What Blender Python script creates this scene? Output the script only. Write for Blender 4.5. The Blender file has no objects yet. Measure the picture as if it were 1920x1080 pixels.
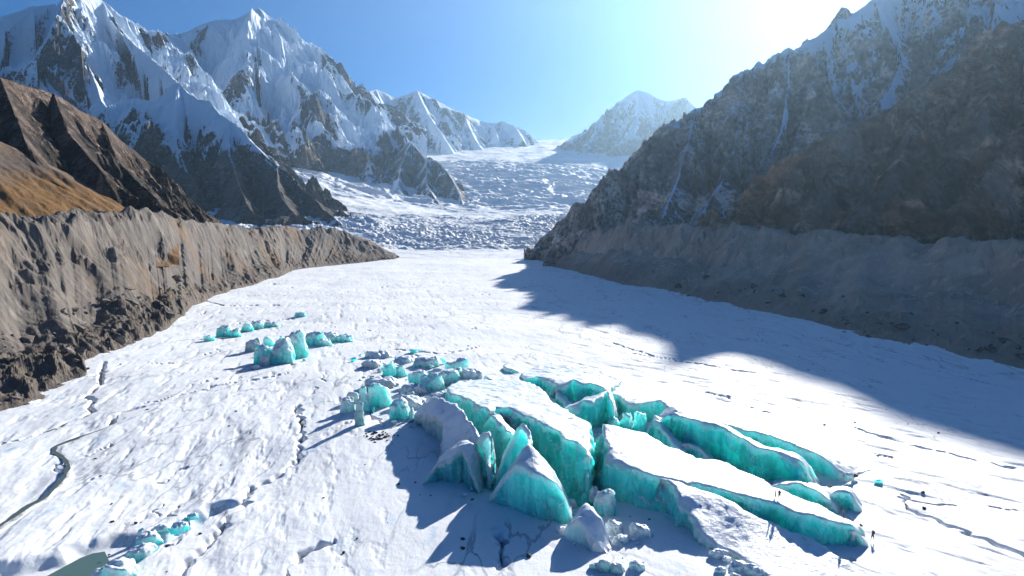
import bpy, bmesh, math, random, time
import numpy as np
from mathutils import Vector
from mathutils.geometry import delaunay_2d_cdt
T0 = time.time()
random.seed(7); RNG = np.random.default_rng(7)
R = math.radians
scene = bpy.context.scene
COL = scene.collection

# ------------------------------------------------------------------ survey of the place
F = 1280.0; PITCH = R(5.36); H = 50.0
SUN_AZ = R(28.0); SUN_EL = R(21.5)

def ray(u, v):
    x = (u - 960) / F; y = (540 - v) / F
    return (x, math.cos(PITCH) + y * math.sin(PITCH), -math.sin(PITCH) + y * math.cos(PITCH))
def onz(u, v, z=0.0):
    d = ray(u, v); t = (z - H) / d[2]
    return (d[0] * t, d[1] * t, z)
def atd(u, v, D):
    d = ray(u, v); h = math.hypot(d[0], d[1])
    return (d[0] / h * D, d[1] / h * D, H + d[2] / h * D)

# ------------------------------------------------------------------ noise
def _hash(ix, iy, seed):
    h = (ix.astype(np.int32).view(np.uint32) * np.uint32(374761393) + iy.astype(np.int32).view(np.uint32) * np.uint32(668265263) + np.uint32((seed * 974634777) & 0xFFFFFFFF))
    h = (h ^ (h >> np.uint32(13))) * np.uint32(1274126177)
    h = (h ^ (h >> np.uint32(16))) * np.uint32(2246822519)
    return h ^ (h >> np.uint32(15))
_ga = np.arange(1024) * (2 * np.pi / 1024); GCOS = np.cos(_ga).astype(np.float32); GSIN = np.sin(_ga).astype(np.float32)
def perlin(x, y, seed=0):
    x = np.asarray(x, np.float64); y = np.asarray(y, np.float64)
    if x.shape != y.shape: x, y = np.broadcast_arrays(x, y)
    x0 = np.floor(x); y0 = np.floor(y); fx = (x - x0).astype(np.float32); fy = (y - y0).astype(np.float32)
    ix = x0.astype(np.int32); iy = y0.astype(np.int32)
    ux = fx * fx * fx * (fx * (fx * 6 - 15) + 10); uy = fy * fy * fy * (fy * (fy * 6 - 15) + 10)
    def g(dx, dy):
        a = (_hash(ix + dx, iy + dy, seed) >> np.uint32(22)).astype(np.intp)
        return GCOS[a] * (fx - dx) + GSIN[a] * (fy - dy)
    a = g(0, 0); b = g(1, 0); c = g(0, 1); d = g(1, 1)
    return (a + (b - a) * ux + (c - a) * uy + (a - b - c + d) * ux * uy) * np.float32(1.5)
def fbm(x, y, octs=5, seed=0, gain=0.5, lac=2.03):
    s = 0; a = 1; n = 0
    for o in range(octs):
        s = s + a * perlin(x, y, seed + o * 17); n += a; a *= gain; x = x * lac + 13.7; y = y * lac - 7.3
    return s / n
def ridged(x, y, octs=5, seed=0, gain=0.5):
    s = 0; a = 1; n = 0; w = 1
    for o in range(octs):
        r = 1 - np.abs(perlin(x, y, seed + o * 31)); r = r * r * w; w = np.clip(r * 1.6, 0, 1)
        s = s + a * r; n += a; a *= gain; x = x * 2.07 + 5.1; y = y * 2.07 + 9.2
    return s / n
def worley(x, y, seed=0):
    ix = np.floor(x); iy = np.floor(y); f1 = np.full(x.shape, 9.0); f2 = f1.copy(); cid = np.zeros(x.shape)
    for dx in (-1, 0, 1):
        for dy in (-1, 0, 1):
            cx = ix + dx; cy = iy + dy
            h = _hash(cx, cy, seed); h2 = _hash(cx, cy, seed + 91)
            px = cx + h / 4294967296.0; py = cy + h2 / 4294967296.0
            d = np.hypot(px - x, py - y)
            n = d < f1
            f2 = np.where(n, f1, np.minimum(f2, d)); f1 = np.where(n, d, f1)
            cid = np.where(n, ((h ^ h2) % np.uint32(1000)) / 1000.0, cid)
    return f1, f2, cid
def sstep(a, b, x):
    t = np.clip((x - a) / (b - a), 0, 1); return t * t * (3 - 2 * t)

def erosion(x, y, gx, gy, cell0, octs, amp, seed=0, gain=0.5, slope_ref=0.7):
    """gullies and ribs that run down the slope; gx, gy = gradient of the uneroded ground"""
    x = x.astype(np.float32); y = y.astype(np.float32); gx = gx.astype(np.float32); gy = gy.astype(np.float32)
    out = np.zeros_like(x); cell = cell0; ax, ay = gx.copy(), gy.copy(); a = amp * cell0
    first = None
    for o in range(octs):
        gl = np.hypot(ax, ay) + 1e-6
        sx, sy = -ay / gl, ax / gl
        X = x / cell; Y = y / cell
        ix = np.floor(X); iy = np.floor(Y)
        vc = np.zeros_like(x); vs = np.zeros_like(x); wt = np.zeros_like(x)
        for dx in (-1, 0, 1):
            for dy in (-1, 0, 1):
                cx = ix + dx; cy = iy + dy
                h = _hash(cx, cy, seed + o * 7).astype(np.float32); h2 = _hash(cx, cy, seed + 555 + o * 7).astype(np.float32)
                vx = X - (cx + 0.5 + (h / 4294967296.0 - .5) * .9); vy = Y - (cy + 0.5 + (h2 / 4294967296.0 - .5) * .9)
                w = np.exp(-2.6 * (vx * vx + vy * vy))
                m = (vx * sx + vy * sy) * (2 * np.pi * 0.95)
                vc += np.cos(m) * w; vs += np.sin(m) * w; wt += w
        vc /= wt; vs /= wt
        out += a * vc
        k = -a * vs * 2 * np.pi * 0.95 / cell
        ax = ax + k * sx * 0.8; ay = ay + k * sy * 0.8
        if o == 0: first = vc
        a *= gain; cell *= 0.5
    sl = np.clip(np.hypot(gx, gy) / slope_ref, 0, 1.2)
    return out * sl, first * sl

# ------------------------------------------------------------------ object helpers
def tag(o, label=None, cat=None, group=None, kind=None):
    if label: o['label'] = label
    if cat: o['category'] = cat
    if group: o['group'] = group
    if kind: o['kind'] = kind
    return o
def link(name, me, mats=(), parent=None):
    o = bpy.data.objects.new(name, me)
    for m in mats: me.materials.append(m)
    COL.objects.link(o)
    if parent: o.parent = parent
    return o
def mesh_np(name, V, faces, smooth=True, attrs=None):
    """faces: (n,4) or (n,3) int array"""
    me = bpy.data.meshes.new(name)
    V = np.ascontiguousarray(V, dtype=np.float32); faces = np.ascontiguousarray(faces, dtype=np.int32)
    k = faces.shape[1]
    me.vertices.add(len(V)); me.vertices.foreach_set('co', V.ravel())
    me.loops.add(faces.size); me.loops.foreach_set('vertex_index', faces.ravel())
    me.polygons.add(len(faces))
    me.polygons.foreach_set('loop_start', np.arange(0, faces.size, k, dtype=np.int32))
    me.polygons.foreach_set('loop_total', np.full(len(faces), k, dtype=np.int32))
    me.polygons.foreach_set('use_smooth', np.full(len(faces), bool(smooth)))
    if attrs:
        for n, a in attrs.items():
            at = me.attributes.new(n, 'FLOAT', 'POINT'); at.data.foreach_set('value', np.ascontiguousarray(a, dtype=np.float32).ravel())
    me.update(calc_edges=True); me.validate()
    return me
def grid_faces(nr, nc, keep=None):
    i = np.arange((nr - 1) * (nc - 1)); r = i // (nc - 1); c = i % (nc - 1); a = r * nc + c
    f = np.stack([a, a + 1, a + nc + 1, a + nc], 1)
    if keep is not None: f = f[keep[f].any(1)]
    return f
def compact(V, f, attrs):
    used = np.zeros(len(V), bool); used[f.ravel()] = True
    idx = np.cumsum(used) - 1
    return V[used], idx[f], {k: a.ravel()[used] for k, a in attrs.items()}

# ------------------------------------------------------------------ materials
def mat(name):
    m = bpy.data.materials.new(name); m.use_nodes = True
    nt = m.node_tree; nt.nodes.clear()
    out = nt.nodes.new('ShaderNodeOutputMaterial'); b = nt.nodes.new('ShaderNodeBsdfPrincipled')
    nt.links.new(b.outputs[0], out.inputs[0])
    return m, nt, b
class NB:
    def __init__(s, nt): s.nt = nt
    def n(s, t, **k):
        x = s.nt.nodes.new(t)
        for a, b in k.items(): setattr(x, a, b)
        return x
    def put(s, sock, v):
        if hasattr(v, 'node') or hasattr(v, 'is_output'): s.nt.links.new(v, sock)
        else: sock.default_value = v
    def coord(s, scale=(1, 1, 1), rot=(0, 0, 0)):
        tc = s.n('ShaderNodeTexCoord'); mp = s.n('ShaderNodeMapping')
        mp.inputs['Scale'].default_value = scale; mp.inputs['Rotation'].default_value = rot
        s.nt.links.new(tc.outputs['Object'], mp.inputs[0]); return mp.outputs[0]
    def noise(s, vec, scale, detail=6, rough=0.6, dist=0.0):
        x = s.n('ShaderNodeTexNoise'); s.put(x.inputs['Vector'], vec)
        x.inputs['Scale'].default_value = scale; x.inputs['Detail'].default_value = detail
        x.inputs['Roughness'].default_value = rough; x.inputs['Distortion'].default_value = dist
        return x.outputs['Fac']
    def math(s, op, a, b=0.0, c=None, clamp=False):
        x = s.n('ShaderNodeMath', operation=op); x.use_clamp = clamp
        s.put(x.inputs[0], a); s.put(x.inputs[1], b)
        if c is not None: s.put(x.inputs[2], c)
        return x.outputs[0]
    def ramp(s, v, a, b, lo=0.0, hi=1.0, smooth=True):
        x = s.n('ShaderNodeMapRange'); x.interpolation_type = 'SMOOTHSTEP' if smooth else 'LINEAR'
        s.put(x.inputs[0], v)
        for i, q in enumerate((a, b, lo, hi)): x.inputs[i + 1].default_value = q
        return x.outputs[0]
    def mix(s, f, a, b):
        x = s.n('ShaderNodeMix', data_type='RGBA'); s.put(x.inputs[0], f)
        s.put(x.inputs[6], a if not isinstance(a, tuple) else (*a, 1)); s.put(x.inputs[7], b if not isinstance(b, tuple) else (*b, 1))
        return x.outputs[2]
    def attr(s, name):
        x = s.n('ShaderNodeAttribute', attribute_name=name); return x.outputs['Fac']
    def nz(s):
        g = s.n('ShaderNodeNewGeometry'); q = s.n('ShaderNodeSeparateXYZ'); s.nt.links.new(g.outputs['Normal'], q.inputs[0]); return q.outputs[2]
    def bump(s, h, dist, strength=1.0, normal=None):
        x = s.n('ShaderNodeBump'); s.put(x.inputs['Height'], h); x.inputs['Distance'].default_value = dist
        x.inputs['Strength'].default_value = strength
        if normal is not None: s.nt.links.new(normal, x.inputs['Normal'])
        return x.outputs[0]

SNOWC = (0.76, 0.86, 0.96)
def mountain_mat(name, rock_a, rock_b, rock_c, scale=1.0, snow_noise=0.5, tex=0.02, scree=None):
    m, nt, b = mat(name); q = NB(nt)
    v = q.coord((scale, scale, scale)); vs = q.coord((scale, scale * .9, scale * 1.35), (0.55, -0.5, 0.4))
    n1 = q.noise(v, tex * .35, 5, .6); n2 = q.noise(vs, tex * 2.2, 7, .68, .4); n3 = q.noise(v, tex * 9, 6, .7)
    c = q.mix(q.ramp(n1, .38, .62), rock_a, rock_b)
    c = q.mix(q.ramp(n2, .52, .72), c, rock_c)
    n4 = q.noise(v, tex * .9, 5, .65, .6)
    c = q.mix(q.ramp(n4, .50, .66, 0, .75), c, rock_c)
    dw = q.n('ShaderNodeVectorMath', operation='MULTIPLY_ADD'); nz_ = q.n('ShaderNodeTexNoise'); nz_.inputs['Scale'].default_value = tex * 2.2; nz_.inputs['Detail'].default_value = 6; nt.links.new(vs, nz_.inputs['Vector'])
    nt.links.new(nz_.outputs['Color'], dw.inputs[0]); dw.inputs[1].default_value = (.9 / tex,) * 3; nt.links.new(vs, dw.inputs[2])
    def cells(sc_, lo_, hi_):
        vo = q.n('ShaderNodeTexVoronoi'); nt.links.new(dw.outputs[0], vo.inputs['Vector']); vo.inputs['Scale'].default_value = sc_
        sp = q.n('ShaderNodeSeparateColor'); nt.links.new(vo.outputs['Color'], sp.inputs[0]); return q.ramp(sp.outputs[0], 0, 1, lo_, hi_, False)
    tone = q.math('MULTIPLY', cells(tex * 1.1, .60, 1.35), cells(tex * 3.6, .55, 1.4))
    tv = q.n('ShaderNodeVectorMath', operation='SCALE'); nt.links.new(c, tv.inputs[0]); nt.links.new(tone, tv.inputs['Scale']); c = tv.outputs[0]
    c = q.mix(q.math('MULTIPLY', q.ramp(q.math('ADD', q.attr('rib'), q.math('MULTIPLY', n2, .5)), .0, -.35, 0, .85), q.ramp(n1, .35, .55), clamp=True), c, scree or tuple(t * .8 for t in rock_c))
    dk = q.ramp(n3, .3, .75, .45, 1.6)
    cm = q.n('ShaderNodeVectorMath', operation='MULTIPLY'); q.put(cm.inputs[0], c)
    cc = q.n('ShaderNodeCombineXYZ'); [q.put(cc.inputs[i], dk) for i in range(3)]; nt.links.new(cc.outputs[0], cm.inputs[1])
    s = q.math('ADD', q.attr('snow'), q.math('MULTIPLY', q.math('SUBTRACT', q.math('ADD', q.math('MULTIPLY', n2, .5), q.math('MULTIPLY', n3, .5)), .5), snow_noise * 2.4))
    mask = q.ramp(s, .44, .56)
    col = q.mix(mask, cm.outputs[0], SNOWC)
    q.put(b.inputs['Base Color'], col)
    b.inputs['Roughness'].default_value = .9
    b.inputs['Specular IOR Level'].default_value = .15
    hh = q.math('MULTIPLY', q.math('ADD', q.math('MULTIPLY', n2, 1.0), q.math('MULTIPLY', n3, .45)), q.ramp(mask, 0, 1, 1, .3))
    nt.links.new(q.bump(hh, .22 / tex, .9), b.inputs['Normal'])
    return m

def glacier_mat():
    m, nt, b = mat('glacier_snow'); q = NB(nt)
    v = q.coord(); vr = q.coord((1.0, .28, 1.0), (0, 0, R(38)))
    big = q.noise(v, .018, 5, .6); mid = q.noise(vr, .16, 7, .66, .6); fine = q.noise(v, 1.3, 6, .7); str_ = q.noise(vr, .9, 6, .7)
    dirt = q.attr('dirt'); blue = q.attr('blue')
    d1 = q.math('MULTIPLY', q.ramp(mid, .5, .74), q.ramp(big, .38, .62, .25, 1.0))
    d2 = q.ramp(str_, .62, .74)
    col = q.mix(q.math('MULTIPLY', d1, .6), (0.82, 0.85, 0.885), (0.56, 0.54, 0.53))
    col = q.mix(q.math('MULTIPLY', d2, .55), col, (0.30, 0.34, 0.40))
    col = q.mix(q.ramp(fine, .66, .76, 0, .6), col, (0.20, 0.22, 0.26))
    col = q.mix(q.math('MULTIPLY', blue, .75, clamp=True), col, (0.42, 0.60, 0.80))
    cr = q.n('ShaderNodeTexVoronoi', feature='DISTANCE_TO_EDGE'); wv = q.n('ShaderNodeVectorMath', operation='ADD'); nn = q.n('ShaderNodeTexNoise'); nn.inputs['Scale'].default_value = .12; nn.inputs['Detail'].default_value = 5
    nt.links.new(vr, nn.inputs['Vector']); sc = q.n('ShaderNodeVectorMath', operation='SCALE'); sc.inputs['Scale'].default_value = 16.0; nt.links.new(nn.outputs['Color'], sc.inputs[0])
    nt.links.new(vr, wv.inputs[0]); nt.links.new(sc.outputs[0], wv.inputs[1]); nt.links.new(wv.outputs[0], cr.inputs['Vector']); cr.inputs['Scale'].default_value = .075
    cl = q.math('MULTIPLY', q.ramp(cr.outputs['Distance'], .022, .004), q.ramp(big, .44, .56))
    col = q.mix(q.math('MULTIPLY', cl, .6), col, (0.22, 0.25, 0.31))
    dd = q.ramp(q.math('ADD', dirt, q.math('MULTIPLY', q.math('SUBTRACT', fine, .5), .9)), .3, .75)
    dd = q.math('MULTIPLY', dd, q.ramp(dirt, .02, .2))
    col = q.mix(dd, col, (0.17, 0.165, 0.16))
    q.put(b.inputs['Base Color'], col); b.inputs['Roughness'].default_value = .7
    b.inputs['Specular IOR Level'].default_value = .2
    h = q.math('ADD', q.math('MULTIPLY', mid, .9), q.math('ADD', q.math('MULTIPLY', fine, .55), q.math('MULTIPLY', str_, .6)))
    nt.links.new(q.bump(h, .19, .65), b.inputs['Normal'])
    return m

def ice_mat(name, teal=(0.22, 0.93, 0.86), deep=(0.05, 0.68, 0.66), grey=(0.62, 0.76, 0.77), weather=.62, sss=0.9, snowline=.62):
    m, nt, b = mat(name); q = NB(nt)
    v = q.coord(); vv = q.coord((1, 1, .16)); vh = q.coord((.12, .12, 1.0), (.25, .1, 0))
    n1 = q.noise(vv, .45, 6, .6, .3); n2 = q.noise(v, .22, 4, .6); n3 = q.noise(v, 2.6, 6, .7); n4 = q.noise(vh, 1.1, 5, .6)
    c = q.mix(q.ramp(n1, .35, .68), deep, teal)
    c = q.mix(q.math('MULTIPLY', q.ramp(n4, .5, .72), .35), c, (0.16, 0.74, 0.70))
    n5 = q.noise(q.coord((1, 1, .5)), .085, 4, .6, .5)
    c = q.mix(q.ramp(n5, .46, .62, 0, .55), c, tuple(.45 * a_ + .02 for a_ in deep))
    c = q.mix(q.ramp(n5, .46, .34, 0, .5), c, (.38, .90, .86))
    w = q.math('ADD', q.math('MULTIPLY', n2, .6), q.math('ADD', q.math('MULTIPLY', n3, .4), q.math('MULTIPLY', q.attr('rim'), .42)))
    wm = q.math('MULTIPLY', q.ramp(w, .56, .78), weather * 2.0, clamp=True)
    c = q.mix(wm, c, grey)
    nzz = q.math('ADD', q.nz(), q.math('MULTIPLY', q.math('SUBTRACT', n3, .5), .8))
    sm = q.ramp(nzz, snowline - .12, snowline + .10)
    dirt = q.ramp(q.noise(v, .5, 7, .75), .50, .72, 0, .6)
    snow = q.mix(dirt, (0.78, 0.86, 0.94), (0.42, 0.46, 0.50))
    c = q.mix(sm, c, snow)
    lc = q.n('ShaderNodeTexVoronoi', feature='DISTANCE_TO_EDGE'); q.put(lc.inputs['Vector'], q.coord((1, 1, .45), (.2, .3, 0))); lc.inputs['Scale'].default_value = .42
    c = q.mix(q.math('MULTIPLY', q.ramp(lc.outputs['Distance'], .035, .0, 0, .55), q.ramp(n2, .45, .6)), c, (.75, .90, .90))
    q.put(b.inputs['Base Color'], c)
    b.inputs['Roughness'].default_value = .42; b.inputs['Specular IOR Level'].default_value = .25
    b.subsurface_method = 'RANDOM_WALK'
    q.put(b.inputs['Subsurface Weight'], q.math('MULTIPLY', q.math('SUBTRACT', 1.0, sm), sss, clamp=True))
    b.inputs['Subsurface Radius'].default_value = (0.15, 1.0, .92); b.inputs['Subsurface Scale'].default_value = 6.5
    vf = q.n('ShaderNodeTexVoronoi'); q.put(vf.inputs['Vector'], q.coord((1, 1, .6), (.3, .2, .1))); vf.inputs['Scale'].default_value = .55
    vg = q.n('ShaderNodeTexVoronoi'); q.put(vg.inputs['Vector'], q.coord((1, 1, .7), (.1, .5, .3))); vg.inputs['Scale'].default_value = 1.5
    h = q.math('ADD', q.math('MULTIPLY', q.math('ADD', q.math('MULTIPLY', vf.outputs['Distance'], 2.4), q.math('MULTIPLY', vg.outputs['Distance'], .8)), q.math('SUBTRACT', 1.0, q.math('MULTIPLY', sm, .9))), q.math('ADD', q.math('MULTIPLY', n1, .7), q.math('MULTIPLY', n3, .3)))
    nt.links.new(q.bump(h, .6, .6), b.inputs['Normal'])
    return m

def moraine_mat(name, a, bcol, ccol, tex=.08):
    m, nt, b = mat(name); q = NB(nt)
    v = q.coord(); vz = q.coord((1, 1, .3))
    n1 = q.noise(v, tex * .3, 5, .6); n2 = q.noise(vz, tex * 2, 8, .72, .3); n3 = q.noise(v, tex * 16, 6, .75)
    c = q.mix(q.ramp(n1, .36, .64), a, bcol); c = q.mix(q.ramp(n2, .5, .7), c, ccol)
    c = q.mix(q.math('MULTIPLY', q.attr('apron'), .6), c, tuple(t * f_ for t, f_ in zip(bcol, (1.1, .98, .86))))
    c = q.mix(q.ramp(n3, .62, .76, 0, .8), c, tuple(min(.8, t * 1.25) for t in ccol))
    c = q.mix(q.ramp(n3, .40, .28, 0, .7), c, (.055, .048, .042))
    c = q.mix(q.math('MULTIPLY', q.attr('ochre'), q.ramp(n2, .3, .6, .5, 1), clamp=True), c, (.21, .115, .045))
    c = q.mix(q.ramp(q.math('ADD', q.attr('snow'), q.math('MULTIPLY', q.math('SUBTRACT', n3, .5), 1.4)), .45, .6), c, (.75, .8, .86))
    q.put(b.inputs['Base Color'], c); b.inputs['Roughness'].default_value = .95; b.inputs['Specular IOR Level'].default_value = .1
    h = q.math('ADD', q.math('MULTIPLY', n2, 1.6), q.math('MULTIPLY', n3, .5))
    nt.links.new(q.bump(h, .9, 1.0), b.inputs['Normal'])
    return m

def simple_mat(name, col, rough=.8, tex=3.0, var=.35):
    m, nt, b = mat(name); q = NB(nt)
    n = q.noise(q.coord(), tex, 5, .65)
    q.put(b.inputs['Base Color'], q.mix(q.ramp(n, .3, .7), tuple(x * (1 - var) for x in col), tuple(min(1, x * (1 + var)) for x in col)))
    b.inputs['Roughness'].default_value = rough
    return m

M_brown = mountain_mat('dark_brown_rock', (.085, .060, .046), (.042, .036, .034), (.26, .19, .15), tex=.035)
M_grey = mountain_mat('grey_brown_rock', (.13, .10, .085), (.075, .072, .075), (.25, .20, .165), tex=.02)
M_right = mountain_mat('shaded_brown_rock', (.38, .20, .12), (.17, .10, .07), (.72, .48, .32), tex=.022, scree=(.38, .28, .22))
M_rgrey = mountain_mat('haze_paled_grey_rock', (.56, .43, .35), (.27, .23, .21), (.85, .70, .58), tex=.022, scree=(.58, .52, .48))  # grey rock lightened in colour to stand in for haze over the long ridge
M_mid = mountain_mat('shade_darkened_rock', (.10, .085, .078), (.065, .062, .066), (.22, .175, .15), tex=.022)  # dark rock with the shadow at the mountain's foot worked into its colour
M_glacier = glacier_mat()
M_ice = ice_mat('teal_ice')
M_ice_pale = ice_mat('pale_teal_ice', (0.18, .72, .68), (.05, .55, .54), (.72, .80, .82), .55, .6, .50)
M_ice_grey = ice_mat('weathered_grey_ice', (.36, .50, .54), (.26, .38, .42), (.55, .58, .60), .8, .15, .42)
M_ice_white = ice_mat('white_ice', (.70, .80, .82), (.55, .72, .76), (.80, .82, .84), .6, .2, .35)
M_moraine = moraine_mat('moraine_rubble', (.20, .175, .155), (.14, .13, .122), (.31, .27, .235))
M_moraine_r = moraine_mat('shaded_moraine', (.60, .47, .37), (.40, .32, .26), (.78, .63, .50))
M_rock = simple_mat('boulder_rock', (.15, .13, .115), .9, 1.4, .45)
M_darkrock = simple_mat('dark_stone', (.045, .043, .045), .85, 2.0, .4)

# ------------------------------------------------------------------ mountains
def seg_env(x, y, polys, drop):
    h = np.full(x.shape, -1e4); dd = np.full(x.shape, 1e4)
    for P in polys:
        for (a, b) in zip(P[:-1], P[1:]):
            ex, ey = b[0] - a[0], b[1] - a[1]; L2 = ex * ex + ey * ey + 1e-9
            t = np.clip(((x - a[0]) * ex + (y - a[1]) * ey) / L2, 0, 1)
            d = np.hypot(x - a[0] - t * ex, y - a[1] - t * ey)
            z = a[2] + t * (b[2] - a[2]) - drop(d)
            n = z > h; h = np.where(n, z, h); dd = np.where(n, d, dd)
    return h, dd

def mountain(label, material, polys, az, rr, shape, k=.95, kl=2500, warp=60, cell=260, octs=6, amp=.16, crag=12, seed=1,
             snow=None, floor=-3, fade=90, smooth=False, knob=0, extra=None, name='mountain', post=None):
    t1 = time.time()
    nr, nc = shape
    A = np.radians(np.linspace(az[0], az[1], nc)); r = np.linspace(rr[0], rr[1], nr)
    X = r[:, None] * np.sin(A)[None]; Y = r[:, None] * np.cos(A)[None]
    P3 = [[atd(*p) for p in pl] for pl in polys]
    drop = lambda d: k * d / (1 + d / kl)
    def base(x, y):
        wx = x + warp * fbm(x / (warp * 6), y / (warp * 6), 3, seed + 40) * wf; wy = y + warp * fbm(x / (warp * 6), y / (warp * 6), 3, seed + 41) * wf
        return seg_env(wx, wy, P3, drop)
    wf = 0.0
    h0, d0 = base(X, Y)
    wf = sstep(10, 200, d0)
    h, d = base(X, Y)
    # gradient of the uneroded ground, on the polar grid
    gr = np.gradient(h, r, axis=0); ga = np.gradient(h, A, axis=1) / r[:, None]
    gx = gr * np.sin(A)[None] + ga * np.cos(A)[None]; gy = gr * np.cos(A)[None] - ga * np.sin(A)[None]
    for _ in range(3):
        gx[1:-1, 1:-1] = (gx[:-2, 1:-1] + gx[2:, 1:-1] + gx[1:-1, :-2] + gx[1:-1, 2:] + gx[1:-1, 1:-1]) / 5
        gy[1:-1, 1:-1] = (gy[:-2, 1:-1] + gy[2:, 1:-1] + gy[1:-1, :-2] + gy[1:-1, 2:] + gy[1:-1, 1:-1]) / 5
    e, e0 = erosion(X, Y, gx, gy, cell, octs, amp, seed)
    m = sstep(0, fade, d)
    cr = ridged(X / (crag * 9), Y / (crag * 9), 6, seed + 3, .55) - .55
    Z = h + e * (.06 + .94 * m) - amp * cell * .5 * m + cr * crag * (.4 + .6 * m)
    if knob:
        kx = X / (knob * 4.5) + .8 * perlin(X / 90, Y / 90, seed + 61); ky = Y / (knob * 4.5) + .8 * perlin(X / 90, Y / 90, seed + 62)
        q1, q2, _ = worley(kx, ky, seed + 60); q3, q4, _ = worley(kx * 2.7, ky * 2.7, seed + 63)
        Z = Z + m * ((.5 - q1) * knob * 1.5 + (.5 - q3) * knob * .5) * sstep(-.5, .3, fbm(X / 120, Y / 120, 3, seed + 64))
    if post is not None: Z = post(X, Y, Z)
    if extra is not None:
        at = extra(X, Y, Z, e0)
    else: at = {}
    gr = np.gradient(Z, r, axis=0); ga = np.gradient(Z, A, axis=1) / r[:, None]
    nz = 1 / np.sqrt(1 + gr * gr + ga * ga)
    lo = fbm(X / 500, Y / 500, 4, seed + 77)
    at['rib'] = e0
    at['snow'] = snow(X, Y, Z, nz, e0, lo, m) if snow else np.zeros_like(X)
    V = np.stack([X, Y, Z], -1).reshape(-1, 3)
    f = grid_faces(nr, nc, (Z > floor).ravel())
    V, f, at = compact(V, f, at)
    me = mesh_np(name, V, f, smooth, at)
    o = link(name, me, [material]); tag(o, label, None, None, 'structure')
    print(label, len(V), round(time.time() - t1, 1)); return o

# far snow massif with the twin white summits
M1 = [[(-300, 60, 3300), (-80, 45, 3300), (0, 33, 3300), (60, 12, 3350), (120, 6, 3400), (150, -22, 3400), (190, 0, 3450), (215, 33, 3600), (245, 50, 3700), (262, 74, 3800), (300, 65, 4000), (340, 70, 4200), (365, 55, 4300), (400, 38, 4350), (440, 35, 4400), (485, 14, 4400), (515, 38, 4400), (540, 50, 4450), (575, 80, 4500), (610, 135, 4550), (640, 165, 4600), (665, 172, 4700), (700, 175, 4900)],
      [(190, 0, 3450), (225, 50, 3280), (262, 92, 3120), (300, 125, 3000), (345, 165, 2850), (390, 195, 2700), (440, 235, 2550)],
      [(60, 12, 3350), (70, 90, 3080), (85, 150, 2850), (130, 200, 2650)],
      [(150, -22, 3400), (140, 60, 3150), (165, 120, 2950), (190, 190, 2700)],
      [(485, 14, 4400), (500, 60, 4250), (505, 130, 4050), (545, 215, 3750), (600, 265, 3500), (645, 315, 3250)],
      [(400, 38, 4350), (415, 110, 4080), (440, 190, 3800), (470, 240, 3550)],
      [(575, 80, 4500), (590, 160, 4250), (640, 220, 3950), (660, 270, 3700)],
      [(665, 172, 4700), (690, 195, 4350), (700, 222, 4150), (735, 262, 3850), (748, 300, 3600)],
      [(690, 195, 4350), (680, 250, 3900), (665, 300, 3550), (680, 345, 3200)]]
def snow_m1(X, Y, Z, nz, e, lo, m):
    return 1.06 + 1.35 * (nz - .60) - .28 * e - .72 * sstep(.0, .4, lo) + .45 * sstep(700, 1300, Z) - .35 * sstep(450, 250, Z)
mountain('snow covered massif with two pointed white summits at the left', M_grey, M1, (-44, -7), (2400, 5100), (760, 900), k=.95, kl=4600, warp=80, cell=400, octs=7, amp=.25, crag=16, seed=3, knob=24, fade=190, snow=snow_m1, floor=60)

# ridge in the middle behind the upper basin
M2 = [[(640, 185, 5200), (690, 172, 5400), (705, 166, 5500), (725, 176, 5550), (745, 184, 5600), (768, 175, 5600), (782, 169, 5600), (800, 178, 5650), (822, 190, 5700), (850, 205, 5800), (870, 213, 5850), (900, 226, 6000), (925, 232, 6000), (942, 227, 6000), (965, 236, 5900), (985, 245, 5800), (1004, 262, 5800), (1040, 266, 6100), (1070, 256, 6500), (1100, 245, 6600), (1140, 235, 6600)],
      [(782, 169, 5600), (800, 210, 5250), (828, 250, 4950), (850, 285, 4700)],
      [(705, 166, 5500), (725, 220, 5100), (760, 250, 4800)],
      [(870, 213, 5850), (885, 250, 5400), (900, 275, 5100)],
      [(965, 236, 5900), (982, 262, 5450)],
      [(925, 232, 6000), (935, 262, 5500)]]
def snow_m2(X, Y, Z, nz, e, lo, m):
    return .86 + 1.5 * (nz - .62) - .30 * e - .8 * sstep(.05, .5, lo)
mountain('snowy ridge with small rock teeth behind the upper ice basin', M_grey, M2, (-15, 9), (4200, 6900), (520, 560), k=.95, kl=5000, warp=50, cell=280, octs=6, amp=.14, crag=18, knob=30, seed=12, snow=snow_m2, floor=260)

M3 = [[(1030, 300, 5100), (1060, 272, 5150), (1085, 254, 5300), (1108, 238, 5350), (1130, 214, 5400), (1150, 200, 5450), (1175, 180, 5500), (1197, 169, 5600), (1218, 174, 5600), (1235, 185, 5600), (1252, 190, 5600), (1270, 186, 5550), (1285, 182, 5500), (1303, 200, 5400), (1345, 240, 5300), (1400, 300, 5000)],
      [(1197, 169, 5600), (1195, 215, 5250), (1175, 255, 4950), (1140, 285, 4700), (1090, 330, 4300)],
      [(1130, 214, 5400), (1110, 260, 5000), (1070, 300, 4650), (1050, 325, 4350)],
      [(1252, 190, 5600), (1240, 240, 5200), (1200, 290, 4800), (1150, 340, 4300)]]
def snow_m3(X, Y, Z, nz, e, lo, m):
    return .56 + 1.7 * (nz - .60) - .30 * e - .9 * sstep(.0, .4, lo) + .5 * sstep(750, 1050, Z) - .4 * sstep(650, 420, Z)
mountain('white pyramid peak with rocky foot at the head of the valley', M_grey, M3, (2, 22), (3600, 5900), (480, 460), k=1.0, kl=5000, warp=50, cell=280, octs=7, amp=.22, crag=18, knob=30, seed=22, snow=snow_m3, floor=180)

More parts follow.
